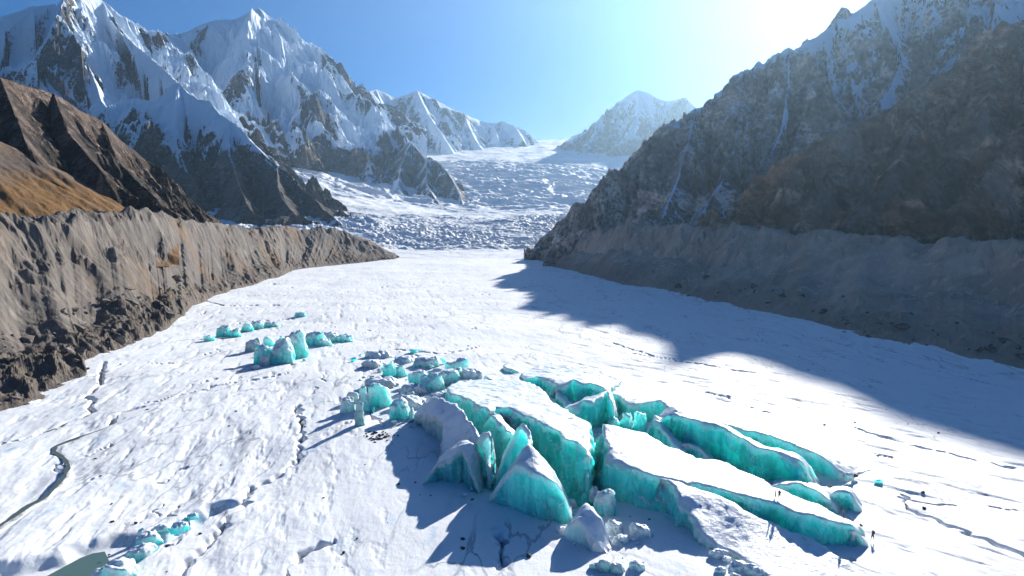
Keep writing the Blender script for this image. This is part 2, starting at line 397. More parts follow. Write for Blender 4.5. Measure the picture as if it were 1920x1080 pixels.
# rock triangle standing in the ice stream
MC = [[(735, 262, 3750), (752, 272, 3450), (770, 264, 3300), (785, 282, 3200), (800, 298, 3100), (818, 300, 3050), (832, 312, 2950), (848, 335, 2850), (860, 358, 2720), (870, 388, 2550)],
      [(770, 264, 3300), (752, 310, 3050), (745, 345, 2800), (760, 375, 2600), (790, 398, 2350)],
      [(800, 298, 3100), (800, 345, 2800), (830, 392, 2450)]]
def snow_mc(X, Y, Z, nz, e, lo, m):
    return .42 + 1.5 * (nz - .60) - .25 * e + .35 * sstep(.0, .35, lo) + .25 * sstep(350, 520, Z)
mountain('dark triangular rock island between two snow streams', M_grey, MC, (-15, -2), (2250, 3900), (420, 360), k=1.15, kl=3500, warp=30, cell=160, octs=6, amp=.18, crag=14, knob=18, seed=31, snow=snow_mc, floor=60)

# middle-left dark mountain
MM = [[(150, 250, 3000), (200, 215, 2900), (250, 185, 2700), (290, 188, 2600), (318, 165, 2540), (335, 154, 2500), (350, 172, 2450), (372, 186, 2400), (392, 190, 2350), (410, 212, 2280), (430, 224, 2200), (455, 245, 2120), (470, 264, 2050), (500, 295, 1960), (520, 310, 1900), (545, 330, 1840), (560, 345, 1800), (582, 368, 1720), (600, 388, 1650), (640, 418, 1500)],
      [(335, 154, 2500), (325, 225, 2280), (340, 300, 2050), (370, 360, 1800)],
      [(430, 224, 2200), (430, 290, 2000), (450, 350, 1780), (470, 395, 1560)],
      [(520, 310, 1900), (520, 350, 1740), (545, 395, 1520)],
      [(250, 185, 2700), (250, 260, 2400), (270, 330, 2150)]]
def snow_mm(X, Y, Z, nz, e, lo, m):
    return .54 + 1.5 * (nz - .60) - .30 * e + .45 * sstep(-.05, .35, lo) + .75 * sstep(230, 420, Z) - .6 * sstep(260, 150, Z)
mountain('dark craggy mountain with snow patches in front of the massif', M_mid, MM, (-41, -11), (1250, 3100), (700, 700), k=1.0, kl=3500, warp=45, cell=240, octs=7, amp=.27, crag=15, knob=20, seed=44, snow=snow_mm, floor=15)

# left brown ridge
ML1 = [[(-320, 30, 700), (-150, 95, 720), (-60, 125, 740), (0, 143, 760), (40, 158, 780), (100, 176, 800), (150, 205, 830), (190, 226, 860), (225, 262, 890), (250, 280, 910), (280, 312, 930), (310, 334, 950), (345, 365, 970), (370, 386, 980), (420, 420, 990), (470, 450, 980)],
       [(0, 143, 760), (30, 220, 660), (60, 290, 560)], [(100, 176, 800), (130, 250, 700), (190, 320, 610)], [(190, 226, 860), (220, 300, 760), (290, 370, 680)],
       [(280, 312, 930), (310, 370, 840), (350, 405, 740)]]
def snow_l1(X, Y, Z, nz, e, lo, m):
    return .02 + .3 * (nz - .6) + .22 * sstep(190, 260, Z)
def ex_none(X, Y, Z, e): return {}
mountain('steep dark brown rock ridge falling from the left edge', M_brown, ML1, (-50, -18), (420, 1150), (560, 760), k=1.15, kl=2500, warp=22, cell=80, octs=6, amp=.20, crag=7, knob=10, seed=51, snow=snow_l1, fade=40, floor=20)

# ochre grass hill in front of it
MG = [[(-420, 170, 520), (-150, 212, 545), (0, 264, 570), (55, 290, 590), (100, 312, 610), (150, 335, 625), (212, 374, 650), (262, 398, 670), (300, 412, 680)]]
def ex_grass(X, Y, Z, e):
    az = np.degrees(np.arctan2(X, Y)); a = fbm(X / 60, Y / 60, 4, 5)
    return {'ochre': np.clip(sstep(92, 66, Z + a * 24) * 1.2 + sstep(.15, .4, a) * .4, 0, 1)}
mountain('smooth ochre grass slope above the left moraine', moraine_mat('grass_scree_slope', (.15, .12, .10), (.12, .10, .088), (.17, .14, .115), .05), MG, (-52, -26), (330, 760), (320, 500), k=.62, kl=9000, warp=14, cell=70, octs=5, amp=.045, crag=1.6, seed=61, smooth=True, extra=ex_grass, fade=40, floor=25, name='hill')

# right-hand mountains
MR1 = [[(1040, 448, 930), (1062, 428, 925), (1085, 402, 920), (1105, 378, 920), (1125, 358, 920), (1145, 340, 926), (1160, 329, 930), (1185, 300, 942), (1205, 285, 952), (1240, 259, 970), (1256, 250, 978), (1272, 228, 985), (1290, 218, 994), (1303, 204, 1000), (1322, 200, 1009), (1333, 186, 1014), (1345, 186, 1020), (1360, 163, 1028), (1372, 152, 1035), (1385, 148, 1042), (1396, 130, 1048), (1408, 128, 1052), (1422, 112, 1056), (1434, 122, 1059), (1446, 118, 1062), (1456, 104, 1064), (1470, 99, 1068), (1477, 88, 1070), (1484, 96, 1076), (1500, 84, 1091), (1515, 74, 1106), (1530, 70, 1120), (1545, 58, 1140), (1560, 48, 1160), (1572, 34, 1176), (1590, 35, 1200), (1612, 18, 1235), (1640, -5, 1280), (1720, -60, 1380), (1820, -120, 1480), (2000, -230, 1600), (2300, -300, 1700)],
       [(1303, 204, 1000), (1290, 270, 930), (1270, 340, 850), (1240, 400, 760)],
       [(1396, 130, 1048), (1395, 200, 980), (1380, 280, 900), (1350, 350, 820), (1310, 400, 740)],
       [(1477, 88, 1070), (1480, 160, 1000), (1465, 240, 930), (1430, 310, 860)],
       [(1560, 48, 1160), (1580, 120, 1090), (1570, 190, 1010), (1530, 250, 940)],
       [(1640, -5, 1280), (1680, 70, 1180), (1690, 130, 1100), (1650, 190, 1010)],
       [(1820, -120, 1480), (1830, 0, 1350), (1800, 80, 1250), (1740, 140, 1120)],
       [(2000, -230, 1600), (2000, -60, 1430), (1960, 40, 1280)]]
def snow_r1(X, Y, Z, nz, e, lo, m):
    return .33 + 1.9 * (nz - .60) - .30 * e + .46 * sstep(130, 300, Z) + .22 * sstep(260, 420, Z) + .25 * sstep(.0, .4, lo) * sstep(130, 220, Z)
mountain('long dark jagged ridge rising to the upper right under the sun', M_rgrey, MR1, (1, 46), (620, 1800), (900, 900), k=1.0, kl=2600, warp=30, cell=125, octs=6, amp=.27, crag=9, seed=71, snow=snow_r1, fade=35, floor=-8, smooth=False, knob=13)

MR2 = [[(1335, 432, 640), (1350, 425, 650), (1375, 408, 658), (1400, 392, 665), (1440, 366, 682), (1462, 345, 691), (1482, 328, 700), (1500, 305, 709), (1520, 290, 719), (1545, 262, 732), (1562, 250, 740), (1600, 236, 757), (1650, 214, 780), (1680, 196, 795), (1705, 178, 808), (1750, 150, 830), (1780, 130, 846), (1800, 116, 857), (1830, 100, 874), (1860, 78, 890), (1885, 66, 907), (1920, 40, 930), (2050, -40, 960), (2300, -160, 1050)],
       [(1562, 250, 740), (1560, 310, 690), (1530, 370, 640), (1500, 425, 600)],
       [(1705, 178, 807), (1710, 250, 740), (1680, 320, 670), (1620, 380, 600), (1570, 430, 565)],
       [(1860, 78, 890), (1860, 160, 800), (1830, 240, 710), (1760, 320, 620), (1690, 390, 540)],
       [(2050, -40, 960), (2000, 130, 800), (1920, 240, 670), (1840, 330, 570), (1780, 400, 510)]]
def snow_r2(X, Y, Z, nz, e, lo, m):
    return -.05 + .6 * (nz - .62) - .35 * e + .30 * sstep(160, 300, Z)
mountain('brown rock spur with gullies above the right moraine', M_right, MR2, (14, 50), (440, 1120), (700, 800), k=.95, kl=2200, warp=26, cell=95, octs=6, amp=.28, crag=6, seed=81, snow=snow_r2, fade=28, floor=25, smooth=False, knob=11)

print('mountains', time.time() - T0)
# ------------------------------------------------------------------ moraine walls, ruled from toe to crest
def resample(P, step):
    P = np.array(P, float); d = np.r_[0, np.cumsum(np.hypot(*(np.diff(P[:, :2], axis=0).T)))]
    n = max(2, int(d[-1] / step)); s = np.linspace(0, d[-1], n)
    return np.stack([np.interp(s, d, P[:, i]) for i in range(P.shape[1])], 1)
def moraine(label, material, toe, crest, ns, nv, seed, gully=1.0, diag=0.0, side=1, back=150, ochre=0.0, snow=0.0, wob=1.0, gamp=1.0, name='moraine'):
    T = resample(toe, 1); T = T[np.linspace(0, len(T) - 1, ns).astype(int)]
    # match by index fraction of control points so that toe i goes with crest i
    tc = np.linspace(0, 1, len(toe)); n = ns
    # non-uniform in s: finer near the camera
    q = np.linspace(0, 1, n)
    T = np.stack([np.interp(q, tc, np.array(toe)[:, i]) for i in range(3)], 1)
    C = np.stack([np.interp(q, tc, np.array(crest)[:, i]) for i in range(3)], 1)
    C[:, 2] += fbm(q * n / 70, q * 0 + seed, 4, seed + 60) * 7 * np.clip(C[:, 2] / 45, 0, 1)
    for A in (T, C):
        for _ in range(260): A[1:-1] = (A[:-2] + A[1:-1] * 2 + A[2:]) / 4
    S = np.r_[0, np.cumsum(np.hypot(*(np.diff((T + C)[:, :2] / 2, axis=0).T)))]
    v = np.linspace(-.12, 1.35, nv)
    D = C[:, :2] - T[:, :2]; W = np.hypot(D[:, 0], D[:, 1]); N = D / W[:, None]
    VV = np.clip(v, -1, 1)[None, :]; over = np.clip(v - 1, 0, 1)[None, :] / .35
    sS = S[:, None] * np.ones_like(VV); dist = v[None, :] * W[:, None]
    # toe wanders in and out
    wb = fbm(S / 26, S * 0 + seed, 5, seed)[:, None] * 7 * wob * np.clip(1 - v, 0, 1)[None, :]
    px = T[:, 0:1] + N[:, 0:1] * (np.clip(dist, -50, W[:, None]) + wb) + N[:, 0:1] * over * back
    py = T[:, 1:2] + N[:, 1:2] * (np.clip(dist, -50, W[:, None]) + wb) + N[:, 1:2] * over * back
    hgt = C[:, 2:3]; PK = .66 if side < 0 else .80
    prof = np.where(VV < 0, VV * .5, PK * np.clip(VV, 0, 1) ** .9 * (VV < .62) + (VV >= .62) * 0)
    p62 = PK * .62 ** .9
    prof = np.where(VV >= .62, p62 + (1 - p62) * (np.clip(VV - .62, 0, 1) / .38) ** .85, prof)
    AP = 0.0
    if side > 0:   # hummocky rubble apron, then smooth scree, then a short gullied cliff
        nearf = sstep(1.0, .45, q)[:, None]
        p2 = np.interp(VV, [-1, 0, .10, .38, .50, .80, .90, 1.0], [-.5, 0, .07, .17, .27, .66, .90, 1.0])
        p2[:, 2:-2] = (p2[:, :-4] + p2[:, 1:-3] + p2[:, 2:-2] + p2[:, 3:-1] + p2[:, 4:]) / 5
        prof = prof * (1 - nearf) + p2 * nearf; AP = nearf
    z = hgt * prof
    gm = sstep(.66, .84, VV + .55 * fbm(px / 60, py / 60, 4, seed + 9)) * sstep(1.04, .95, VV)
    sl = (C[:, 2:3] / W[:, None]) * np.ones_like(px)
    Tg = np.stack([-N[:, 1], N[:, 0]], 1)
    ux = (N[:, 0:1] + diag * Tg[:, 0:1]) * sl + .35 * perlin(px / 50, py / 50, seed + 4) * sl; uy = (N[:, 1:2] + diag * Tg[:, 1:2]) * sl + .35 * perlin(px / 50, py / 50, seed + 5) * sl
    e1, _ = erosion(px, py, ux, uy, 26, 5, .12 * gamp, seed + 1, .58, .45)
    e2, _ = erosion(px, py, ux, uy, 17, 4, .05, seed + 2, .5, .45)
    kn = worley(px / 13 + perlin(px / 20, py / 20, 3), py / 13, seed + 7)[0]
    big = fbm(px / 70, py / 70, 4, seed + 2) * 6 * sstep(.05, .5, VV) * sstep(1.3, .9, v[None, :])
    big = big + fbm(S / 42, S * 0 + seed, 4, seed + 50)[:, None] * 9 * sstep(.04, .45, VV) * sstep(1.0, .6, VV)
    rub = (ridged(px / 11, py / 11, 5, seed + 3, .6) - .5) * (3.2 + 1.6 * AP) * sstep(.50, .10, VV + .2 * fbm(px / 40, py / 40, 3, seed + 30)) * sstep(-.02, .06, VV)
    z = z + gully * (gm * (e1 + (.4 - kn) * 5) + (1 - gm) * e2 * (1 - .5 * AP) * sstep(.05, .3, VV)) * sstep(.0, .3, hgt / 50) + big + rub + fbm(px / 5, py / 5, 5, seed + 6) * 1.0 * sstep(-.03, .05, VV) + AP * (fbm(px / 24, py / 24, 4, seed + 70) * 5 + .5) * sstep(.03, .12, VV) * sstep(.5, .34, VV)
    z = z - over * 12 + over * (fbm(px / 40, py / 40, 4, seed + 8) * 6)
    V = np.stack([px, py, z], -1).reshape(-1, 3)
    lo = fbm(px / 80, py / 80, 4, seed + 20)
    at = {'apron': sstep(.46, .22, VV + .35 * fbm(px / 35, py / 35, 4, seed + 31)), 'ochre': np.clip(ochre * sstep(.0, .4, lo) * sstep(.1, .3, VV) , 0, 1) * np.ones_like(px),
          'snow': snow * sstep(.15, .4, fbm(px / 14, py / 14, 4, seed + 21)) * sstep(.3, .05, VV)}
    f = grid_faces(len(S), nv)
    if side < 0: f = f[:, ::-1]
    me = mesh_np(name, V, f, True, {k: a.ravel() for k, a in at.items()})
    o = link(name, me, [material]); tag(o, label, None, None, 'structure'); return o, V.reshape(len(S), nv, 3)
def resm(L, n, z=None):
    L = np.array(L, float); d = np.r_[0, np.cumsum(np.hypot(*(np.diff(L[:, :2], axis=0).T)))]
    s = np.linspace(0, d[-1], n); return [tuple(np.interp(x, d, L[:, i]) for i in range(3)) for x in s]
toeL = [onz(*p) for p in [(-500, 900), (-150, 820), (0, 770), (100, 733), (168, 703), (150, 686), (235, 652), (290, 628), (325, 606), (358, 580), (408, 552), (520, 520), (545, 508), (620, 496), (740, 487)]]
creL = [atd(*p) for p in [(-500, 430, 250), (-200, 414, 310), (-60, 410, 350), (0, 406, 380), (80, 398, 400), (140, 390, 418), (200, 388, 445), (262, 392, 485), (300, 398, 525), (340, 408, 570), (400, 418, 640), (470, 428, 760), (560, 424, 880), (650, 436, 960), (745, 480, 1000)]]
oL, GL = moraine('grey brown moraine wall along the left side of the ice', M_moraine, toeL, creL, 1500, 240, 101, 1.0, .35, 1, 120, .5, .35, gamp=.6)
toeR = [onz(*p) for p in [(2500, 780), (2100, 708), (1920, 680), (1800, 664), (1700, 648), (1600, 628), (1500, 602), (1400, 576), (1300, 557), (1200, 538), (1120, 520), (1050, 502), (1000, 484)]]
creR = [atd(*p) for p in [(2500, 475, 330), (2100, 460, 375), (1920, 455, 410), (1800, 450, 440), (1700, 446, 470), (1640, 445, 488), (1560, 437, 515), (1470, 434, 545), (1400, 430, 575), (1300, 424, 625), (1190, 424, 700), (1100, 436, 820), (1010, 470, 960)]]
oR, GR = moraine('long dark moraine wall along the right side of the ice', M_moraine_r, toeR, creR, 1300, 220, 131, 1.0, -.2, -1, 160, .0, .15, gamp=1.5)
print('moraines', time.time() - T0)

# ------------------------------------------------------------------ glacier surface
def pl_dist(x, y, P):
    best = np.full(x.shape, 1e9)
    for a, b in zip(P[:-1], P[1:]):
        ex, ey = b[0] - a[0], b[1] - a[1]; L2 = ex * ex + ey * ey + 1e-9
        t = np.clip(((x - a[0]) * ex + (y - a[1]) * ey) / L2, 0, 1)
        best = np.minimum(best, np.hypot(x - a[0] - t * ex, y - a[1] - t * ey))
    return best
def gp(L, z=0): return [onz(u, v, z) for u, v in L]
STREAM1 = gp([(268, 765), (240, 772), (216, 780), (208, 794), (175, 806), (134, 819), (103, 831), (101, 842), (118, 852), (128, 866), (122, 884), (108, 901), (85, 925), (53, 941), (24, 962), (-4, 980), (-60, 1010)])
STREAM2 = gp([(88, 806), (120, 792), (146, 783), (174, 772), (164, 762), (180, 752), (156, 745), (175, 733), (190, 715), (188, 700), (196, 682)])
POND = gp([(60, 1105), (89, 1080), (122, 1062), (150, 1047), (168, 1040), (187, 1037), (194, 1052), (178, 1066), (172, 1082), (160, 1110)], -1.0)
CREV = gp([(160, 1100), (200, 1062), (240, 1040), (275, 1012), (310, 988), (350, 972), (395, 945), (420, 938)])
CRACKS = [gp(l) for l in [
    [(556, 760), (566, 803), (558, 852), (517, 884), (473, 901), (456, 921), (460, 937), (428, 962), (391, 1007), (358, 1045), (335, 1075)],
    [(627, 1007), (562, 1035), (525, 1080)], [(936, 1000), (944, 1025), (940, 1064)],
    [(1185, 660), (1260, 675), (1340, 690), (1425, 703)], [(1150, 640), (1230, 668), (1300, 678)],
    [(1690, 925), (1704, 955), (1780, 988), (1920, 1045)], [(1600, 798), (1720, 835), (1900, 880)],
    [(430, 620), (500, 600), (560, 596)], [(330, 545), (420, 575), (520, 573)], [(270, 760), (420, 725), (560, 700)],
    [(1560, 640), (1700, 680), (1900, 725)], [(1250, 548), (1330, 565), (1420, 590)], [(0, 828), (60, 815), (100, 803)],
    [(740, 660), (840, 668), (900, 650)], [(640, 800), (690, 770), (720, 800)], [(1330, 1030), (1400, 1062), (1460, 1095)]]]
for i in range(70):
    u = random.uniform(60, 1890); v = 500 + 560 * random.random() ** 1.3
    x, y, _ = onz(u, v)
    a = (R(-48) if x > -20 else R(-92)) + random.gauss(0, .22); L = random.uniform(3, 14) * (y / 250) ** .4; pts = [(x, y)]
    for k in range(6):
        a += random.gauss(0, .35); pts.append((pts[-1][0] + math.cos(a) * L / 6, pts[-1][1] + math.sin(a) * L / 6))
    CRACKS.append(pts)
def ground(X, Y, full=True):
    r = np.hypot(X, Y)
    t = sstep(-60, 40, X)
    # foliation: runs down-valley on the left, diagonally on the right
    def strn(s, l, seed, octs=5):
        ca, sa = math.cos(R(42)), math.sin(R(42))
        a = fbm((X * ca + Y * sa) / s, (-X * sa + Y * ca) / l, octs, seed); b = fbm((X * .97 + Y * .22) / s, (Y * .97 - X * .22) / l, octs, seed + 1)
        return a * t + b * (1 - t)
    Z = fbm(X / 90, Y / 90, 4, 200) * 2.2 + strn(11, 40, 210) * .18 + strn(3.0, 12, 220, 5) * .11 + fbm(X / 2.2, Y / 2.2, 4, 230) * .07
    lf = sstep(-5, -45, X) * sstep(260, 120, Y)
    Z += lf * (strn(15, 60, 240, 3) * .9 - np.abs(strn(5, 18, 245, 4)) * .35)
    Z -= .5 * np.clip(strn(4, 16, 260, 4) - .15, 0, 1) * 2 * sstep(900, 300, r)
    dirt = np.clip(strn(3.5, 16, 250, 5) - .22, 0, 1) * 1.6 * sstep(.0, .35, fbm(X / 60, Y / 60, 3, 251))
    blue = np.clip(fbm(X / 5, Y / 9, 4, 270) - .36, 0, 1) * 4
    zone = np.exp(-(((X - 18) / 52) ** 2 + ((Y - 132) / 48) ** 2) ** 2); Z = Z * (1 - .72 * zone)
    if full:
        for i, c in enumerate(CRACKS):
            xs = [p[0] for p in c]; ys = [p[1] for p in c]
            m = (X > min(xs) - 8) & (X < max(xs) + 8) & (Y > min(ys) - 8) & (Y < max(ys) + 8)
            if not m.any(): continue
            x = X[m]; y = Y[m]
            d = pl_dist(x + perlin(x / 2.5, y / 2.5, 5) * 1.2, y + perlin(x / 2.5, y / 2.5, 6) * 1.2, c)
            w = (.18 if i >= 16 else .45 if i < 3 else .27) * (1 + 1.2 * perlin(x / 6, y / 6, 9)) * np.maximum(1, np.hypot(x, y) / 260)
            k = np.exp(-(d / np.maximum(w, .05)) ** 2)
            Z[m] -= k * 1.6; dirt[m] = np.maximum(dirt[m], k * .75 * (perlin(x / 4, y / 4, 19) * .8 + .75))
        for c, w, dp in ((STREAM1, .45, .9), (STREAM2, .38, .7)):
            xs = [p[0] for p in c]; ys = [p[1] for p in c]
            m = (X > min(xs) - 9) & (X < max(xs) + 9) & (Y > min(ys) - 9) & (Y < max(ys) + 9)
            x = X[m]; y = Y[m]; d = pl_dist(x + perlin(x / 4, y / 4, 5) * .8, y + perlin(x / 4, y / 4, 6) * .8, c)
            k = sstep(w * 2.6, w * .5, d); Z[m] = Z[m] * (1 - k) + k * (-dp + .12 * fbm(x / 3, y / 3, 3, 3)); dirt[m] = np.maximum(dirt[m], sstep(w * 2.1, w * .9, d) * .5)
        m = (X < -20) & (Y < 125)
        x = X[m]; y = Y[m]; d = pl_dist(x + perlin(x / 3, y / 3, 7), y, CREV); k = sstep(3.0, .6, d); Z[m] -= k * 2.4; blue[m] = np.maximum(blue[m], k * .8)
        cx = sum(p[0] for p in POND) / len(POND); cy = sum(p[1] for p in POND) / len(POND)
        d = pl_dist(x, y, [(cx - 7, cy - 4), (cx - 1, cy + 1), (cx + 1, cy + 5)]) + perlin(x / 3, y / 3, 17) * .9
        k = sstep(7.5, 3.6, d); Z[m] = Z[m] * (1 - k) + k * -2.2; dirt[m] = np.maximum(dirt[m], sstep(4.6, 3.6, d) * .25)
        # the surface drops into the break-up zone between the slabs
        for (u, v, rad, dp) in ((1110, 880, 7, 7), (1085, 910, 6, 5), (905, 840, 7, 4), (930, 870, 5, 4), (1250, 815, 8, 3), (1000, 900, 8, 4), (1560, 895, 6, 1)):
            gx, gy, _ = onz(u, v); kk = np.exp(-((X - gx) ** 2 + (Y - gy) ** 2) / rad ** 2); Z -= kk * dp
    return Z, dirt, blue
NC = 1250; NRW = 900
dep = np.radians(np.linspace(38, 2.7, NRW)); r = H / np.tan(dep)
fine = np.radians(np.linspace(-44, 44, NC)); co = np.radians(np.linspace(44, 316, 90))[1:-1]
A = np.r_[fine, co, [fine[0] + 2 * np.pi]]
X = r[:, None] * np.sin(A)[None]; Y = r[:, None] * np.cos(A)[None]
Z, dirt, blue = ground(X, Y)
V = np.stack([X, Y, Z], -1).reshape(-1, 3)
f = grid_faces(NRW, len(A))[:, ::-1]
rin = np.array([[0, 0, 0]]); ci = len(V); ring = np.arange(len(A) - 1)
me = mesh_np('glacier', V, f, True, {'dirt': dirt.ravel(), 'blue': blue.ravel()})
o = link('glacier', me, [M_glacier]); tag(o, 'broad white wind-worn glacier surface filling the valley floor', None, None, 'structure')
# coarse ground below and behind the viewpoint
ri = np.array([0.5, 20, 45, 66.0]); th = np.linspace(0, 2 * np.pi, 73)
V = np.stack([ri[:, None] * np.sin(th)[None], ri[:, None] * np.cos(th)[None], np.full((4, 73), -.8)], -1).reshape(-1, 3)
o = link('ground', mesh_np('ground', V, grid_faces(4, 73)[:, ::-1], True, {'dirt': np.zeros(len(V)), 'blue': np.zeros(len(V))}), [M_glacier]); tag(o, 'plain white glacier ice just below the viewpoint', None, None, 'structure')
print('glacier', time.time() - T0)

# upper ice: icefall, side stream and basin, one sheet
CP = [(560, 322, 2800), (600, 348, 2500), (640, 377, 2200), (700, 398, 1950), (760, 404, 1800), (840, 405, 1750), (960, 405, 1700), (1060, 405, 1700), (1120, 405, 1700),
      (640, 340, 2900), (700, 372, 2500), (760, 397, 2150), (850, 402, 2300), (960, 402, 2300), (1090, 402, 2300), (870, 372, 2800), (1000, 352, 3000), (1100, 352, 3000),
      (870, 330, 3400), (960, 318, 3600), (1060, 322, 3500), (880, 300, 4200), (960, 290, 4700), (1010, 275, 5400), (1035, 266, 6000), (700, 330, 3500), (740, 315, 3900), (790, 300, 4300),
      (480, 300, 3200), (400, 330, 2900), (800, 448, 1330), (900, 448, 1330), (1000, 448, 1330), (740, 455, 1300), (860, 425, 1500), (960, 425, 1500), (680, 440, 1350), (1100, 440, 1350),
      (1200, 350, 3400), (1200, 400, 2300), (1250, 300, 4500), (560, 400, 1700)]
cp = [atd(*p) for p in CP] + [(x, y, -1) for x in (-420, -250, -120, 0, 120, 300) for y in (820, 960)] + [(x, 1080, 4) for x in (-300, -150, 0, 150)] + [(600, 1100, 5), (-900, 1500, 60), (1500, 2500, 200)]
cp = np.array(cp); Q = cp[:, :2] / 1000
Kf = lambda d: d
Km = Kf(np.hypot(Q[:, None, 0] - Q[None, :, 0], Q[:, None, 1] - Q[None, :, 1]))
n = len(Q); Am = np.zeros((n + 3, n + 3)); Am[:n, :n] = Km; Am[:n, n] = 1; Am[:n, n + 1:] = Q; Am[n, :n] = 1; Am[n + 1:, :n] = Q.T
wts = np.linalg.solve(Am, np.r_[cp[:, 2], 0, 0, 0])
AZ = np.radians(np.linspace(-24, 16, 620)); rr = 860 * (6600 / 860) ** np.linspace(0, 1, 900)
X = rr[:, None] * np.sin(AZ)[None]; Y = rr[:, None] * np.cos(AZ)[None]
Z = wts[n] + wts[n + 1] * X / 1000 + wts[n + 2] * Y / 1000
for i in range(n): Z = Z + wts[i] * np.hypot(X / 1000 - Q[i, 0], Y / 1000 - Q[i, 1])
ice = sstep(1010, 1350, rr)[:, None] * np.ones_like(X)
far = sstep(2000, 3000, rr)[:, None]
fall = ice * sstep(4300, 3500, rr)[:, None] * (1 - .85 * sstep(1650, 1900, rr)[:, None]) * (.35 + .65 * sstep(-.25, .2, fbm(X / 260, Y / 260, 3, 300)))
wx = X + 30 * perlin(X / 90, Y / 90, 301); wy = Y + 30 * perlin(X / 90, Y / 90, 302)
f1, f2, cid = worley(wx / 34, wy / 19, 303); g1, g2, gid = worley(wx / 14, wy / 9, 304)
Z = Z + fall * (ridged(wx / 48, wy / 17, 4, 320) * 8 + ridged(wx / 19, wy / 9, 3, 321) * 4 - 7 + (cid - .5) * 2.2 + (gid - .5) * 1.2 - 1.5 * sstep(.22, .0, f2 - f1) - 2 * sstep(.25, 0, g2 - g1) + ridged(X / 60, Y / 60, 5, 305) * 9 - 4) + sstep(2300, 2700, rr)[:, None] * sstep(4400, 3700, rr)[:, None] * (ridged(wx / 150, wy / 90, 6, 322) - .5) * 30
Z = Z + fbm(X / 200, Y / 200, 5, 306) * 16 * ice + fbm(X / 40, Y / 40, 5, 310) * 1.5
Z = Z - 4.0 * sstep(1040, 900, rr)[:, None]
dirt = np.clip(fbm(X / 50, Y / 50, 5, 307) - .25, 0, 1) * .9 * ice * sstep(2000, 1300, rr)[:, None]
blue = np.clip((1 - gid) - .7, 0, 1) * 1.6 * fall
o = link('glacier', mesh_np('icefall', np.stack([X, Y, Z], -1).reshape(-1, 3), grid_faces(900, 620)[:, ::-1], True, {'dirt': dirt.ravel(), 'blue': blue.ravel()}), [M_glacier])
tag(o, 'broken icefall and snow basin at the head of the valley', None, None, 'structure')
print('icefall', time.time() - T0)

# ------------------------------------------------------------------ water
def water(label, pts, z, width=None, col=(.10, .13, .11), name='stream'):
    m, nt, b = mat('meltwater'); q = NB(nt); b.inputs['Base Color'].default_value = (*col, 1); b.inputs['Roughness'].default_value = .18
    nt.links.new(q.bump(q.noise(q.coord(), 1.2, 4, .6), .05, .4), b.inputs['Normal'])
    bm = bmesh.new()
    if width:
        P = resample([(p[0], p[1]) for p in pts], 1.2); Tn = np.gradient(P, axis=0); Tn /= np.hypot(Tn[:, 0], Tn[:, 1])[:, None] + 1e-9
        w = width * (1 + 1.1 * fbm(P[:, 0] / 4, P[:, 1] / 4, 3, 3)); L = []
        for i in range(len(P)):
            a = bm.verts.new((P[i, 0] - Tn[i, 1] * w[i], P[i, 1] + Tn[i, 0] * w[i], z)); c = bm.verts.new((P[i, 0] + Tn[i, 1] * w[i], P[i, 1] - Tn[i, 0] * w[i], z)); L.append((a, c))
        for (a, b1), (c, d) in zip(L[:-1], L[1:]): bm.faces.new((a, b1, d, c))
    else:
        cx = sum(p[0] for p in pts) / len(pts); cy = sum(p[1] for p in pts) / len(pts)
        bm.faces.new([bm.verts.new((cx + (p[0] - cx) * 1.25, cy + (p[1] - cy) * 1.25, z)) for p in pts])
    bmesh.ops.recalc_face_normals(bm, faces=bm.faces)
    me = bpy.data.meshes.new(name); bm.to_mesh(me); bm.free()
    if me.polygons[0].normal.z < 0: me.flip_normals()
    tag(link(name, me, [m]), label, None, None, 'structure')
water('winding grey meltwater channel on the left of the ice', STREAM1, -.66, .46)
water('thin meandering meltwater trickle beside the left moraine', STREAM2, -.5, .45)
water('still grey-green meltwater pond at the lower left', POND, -1.35, None, (.10, .17, .15), 'pond')

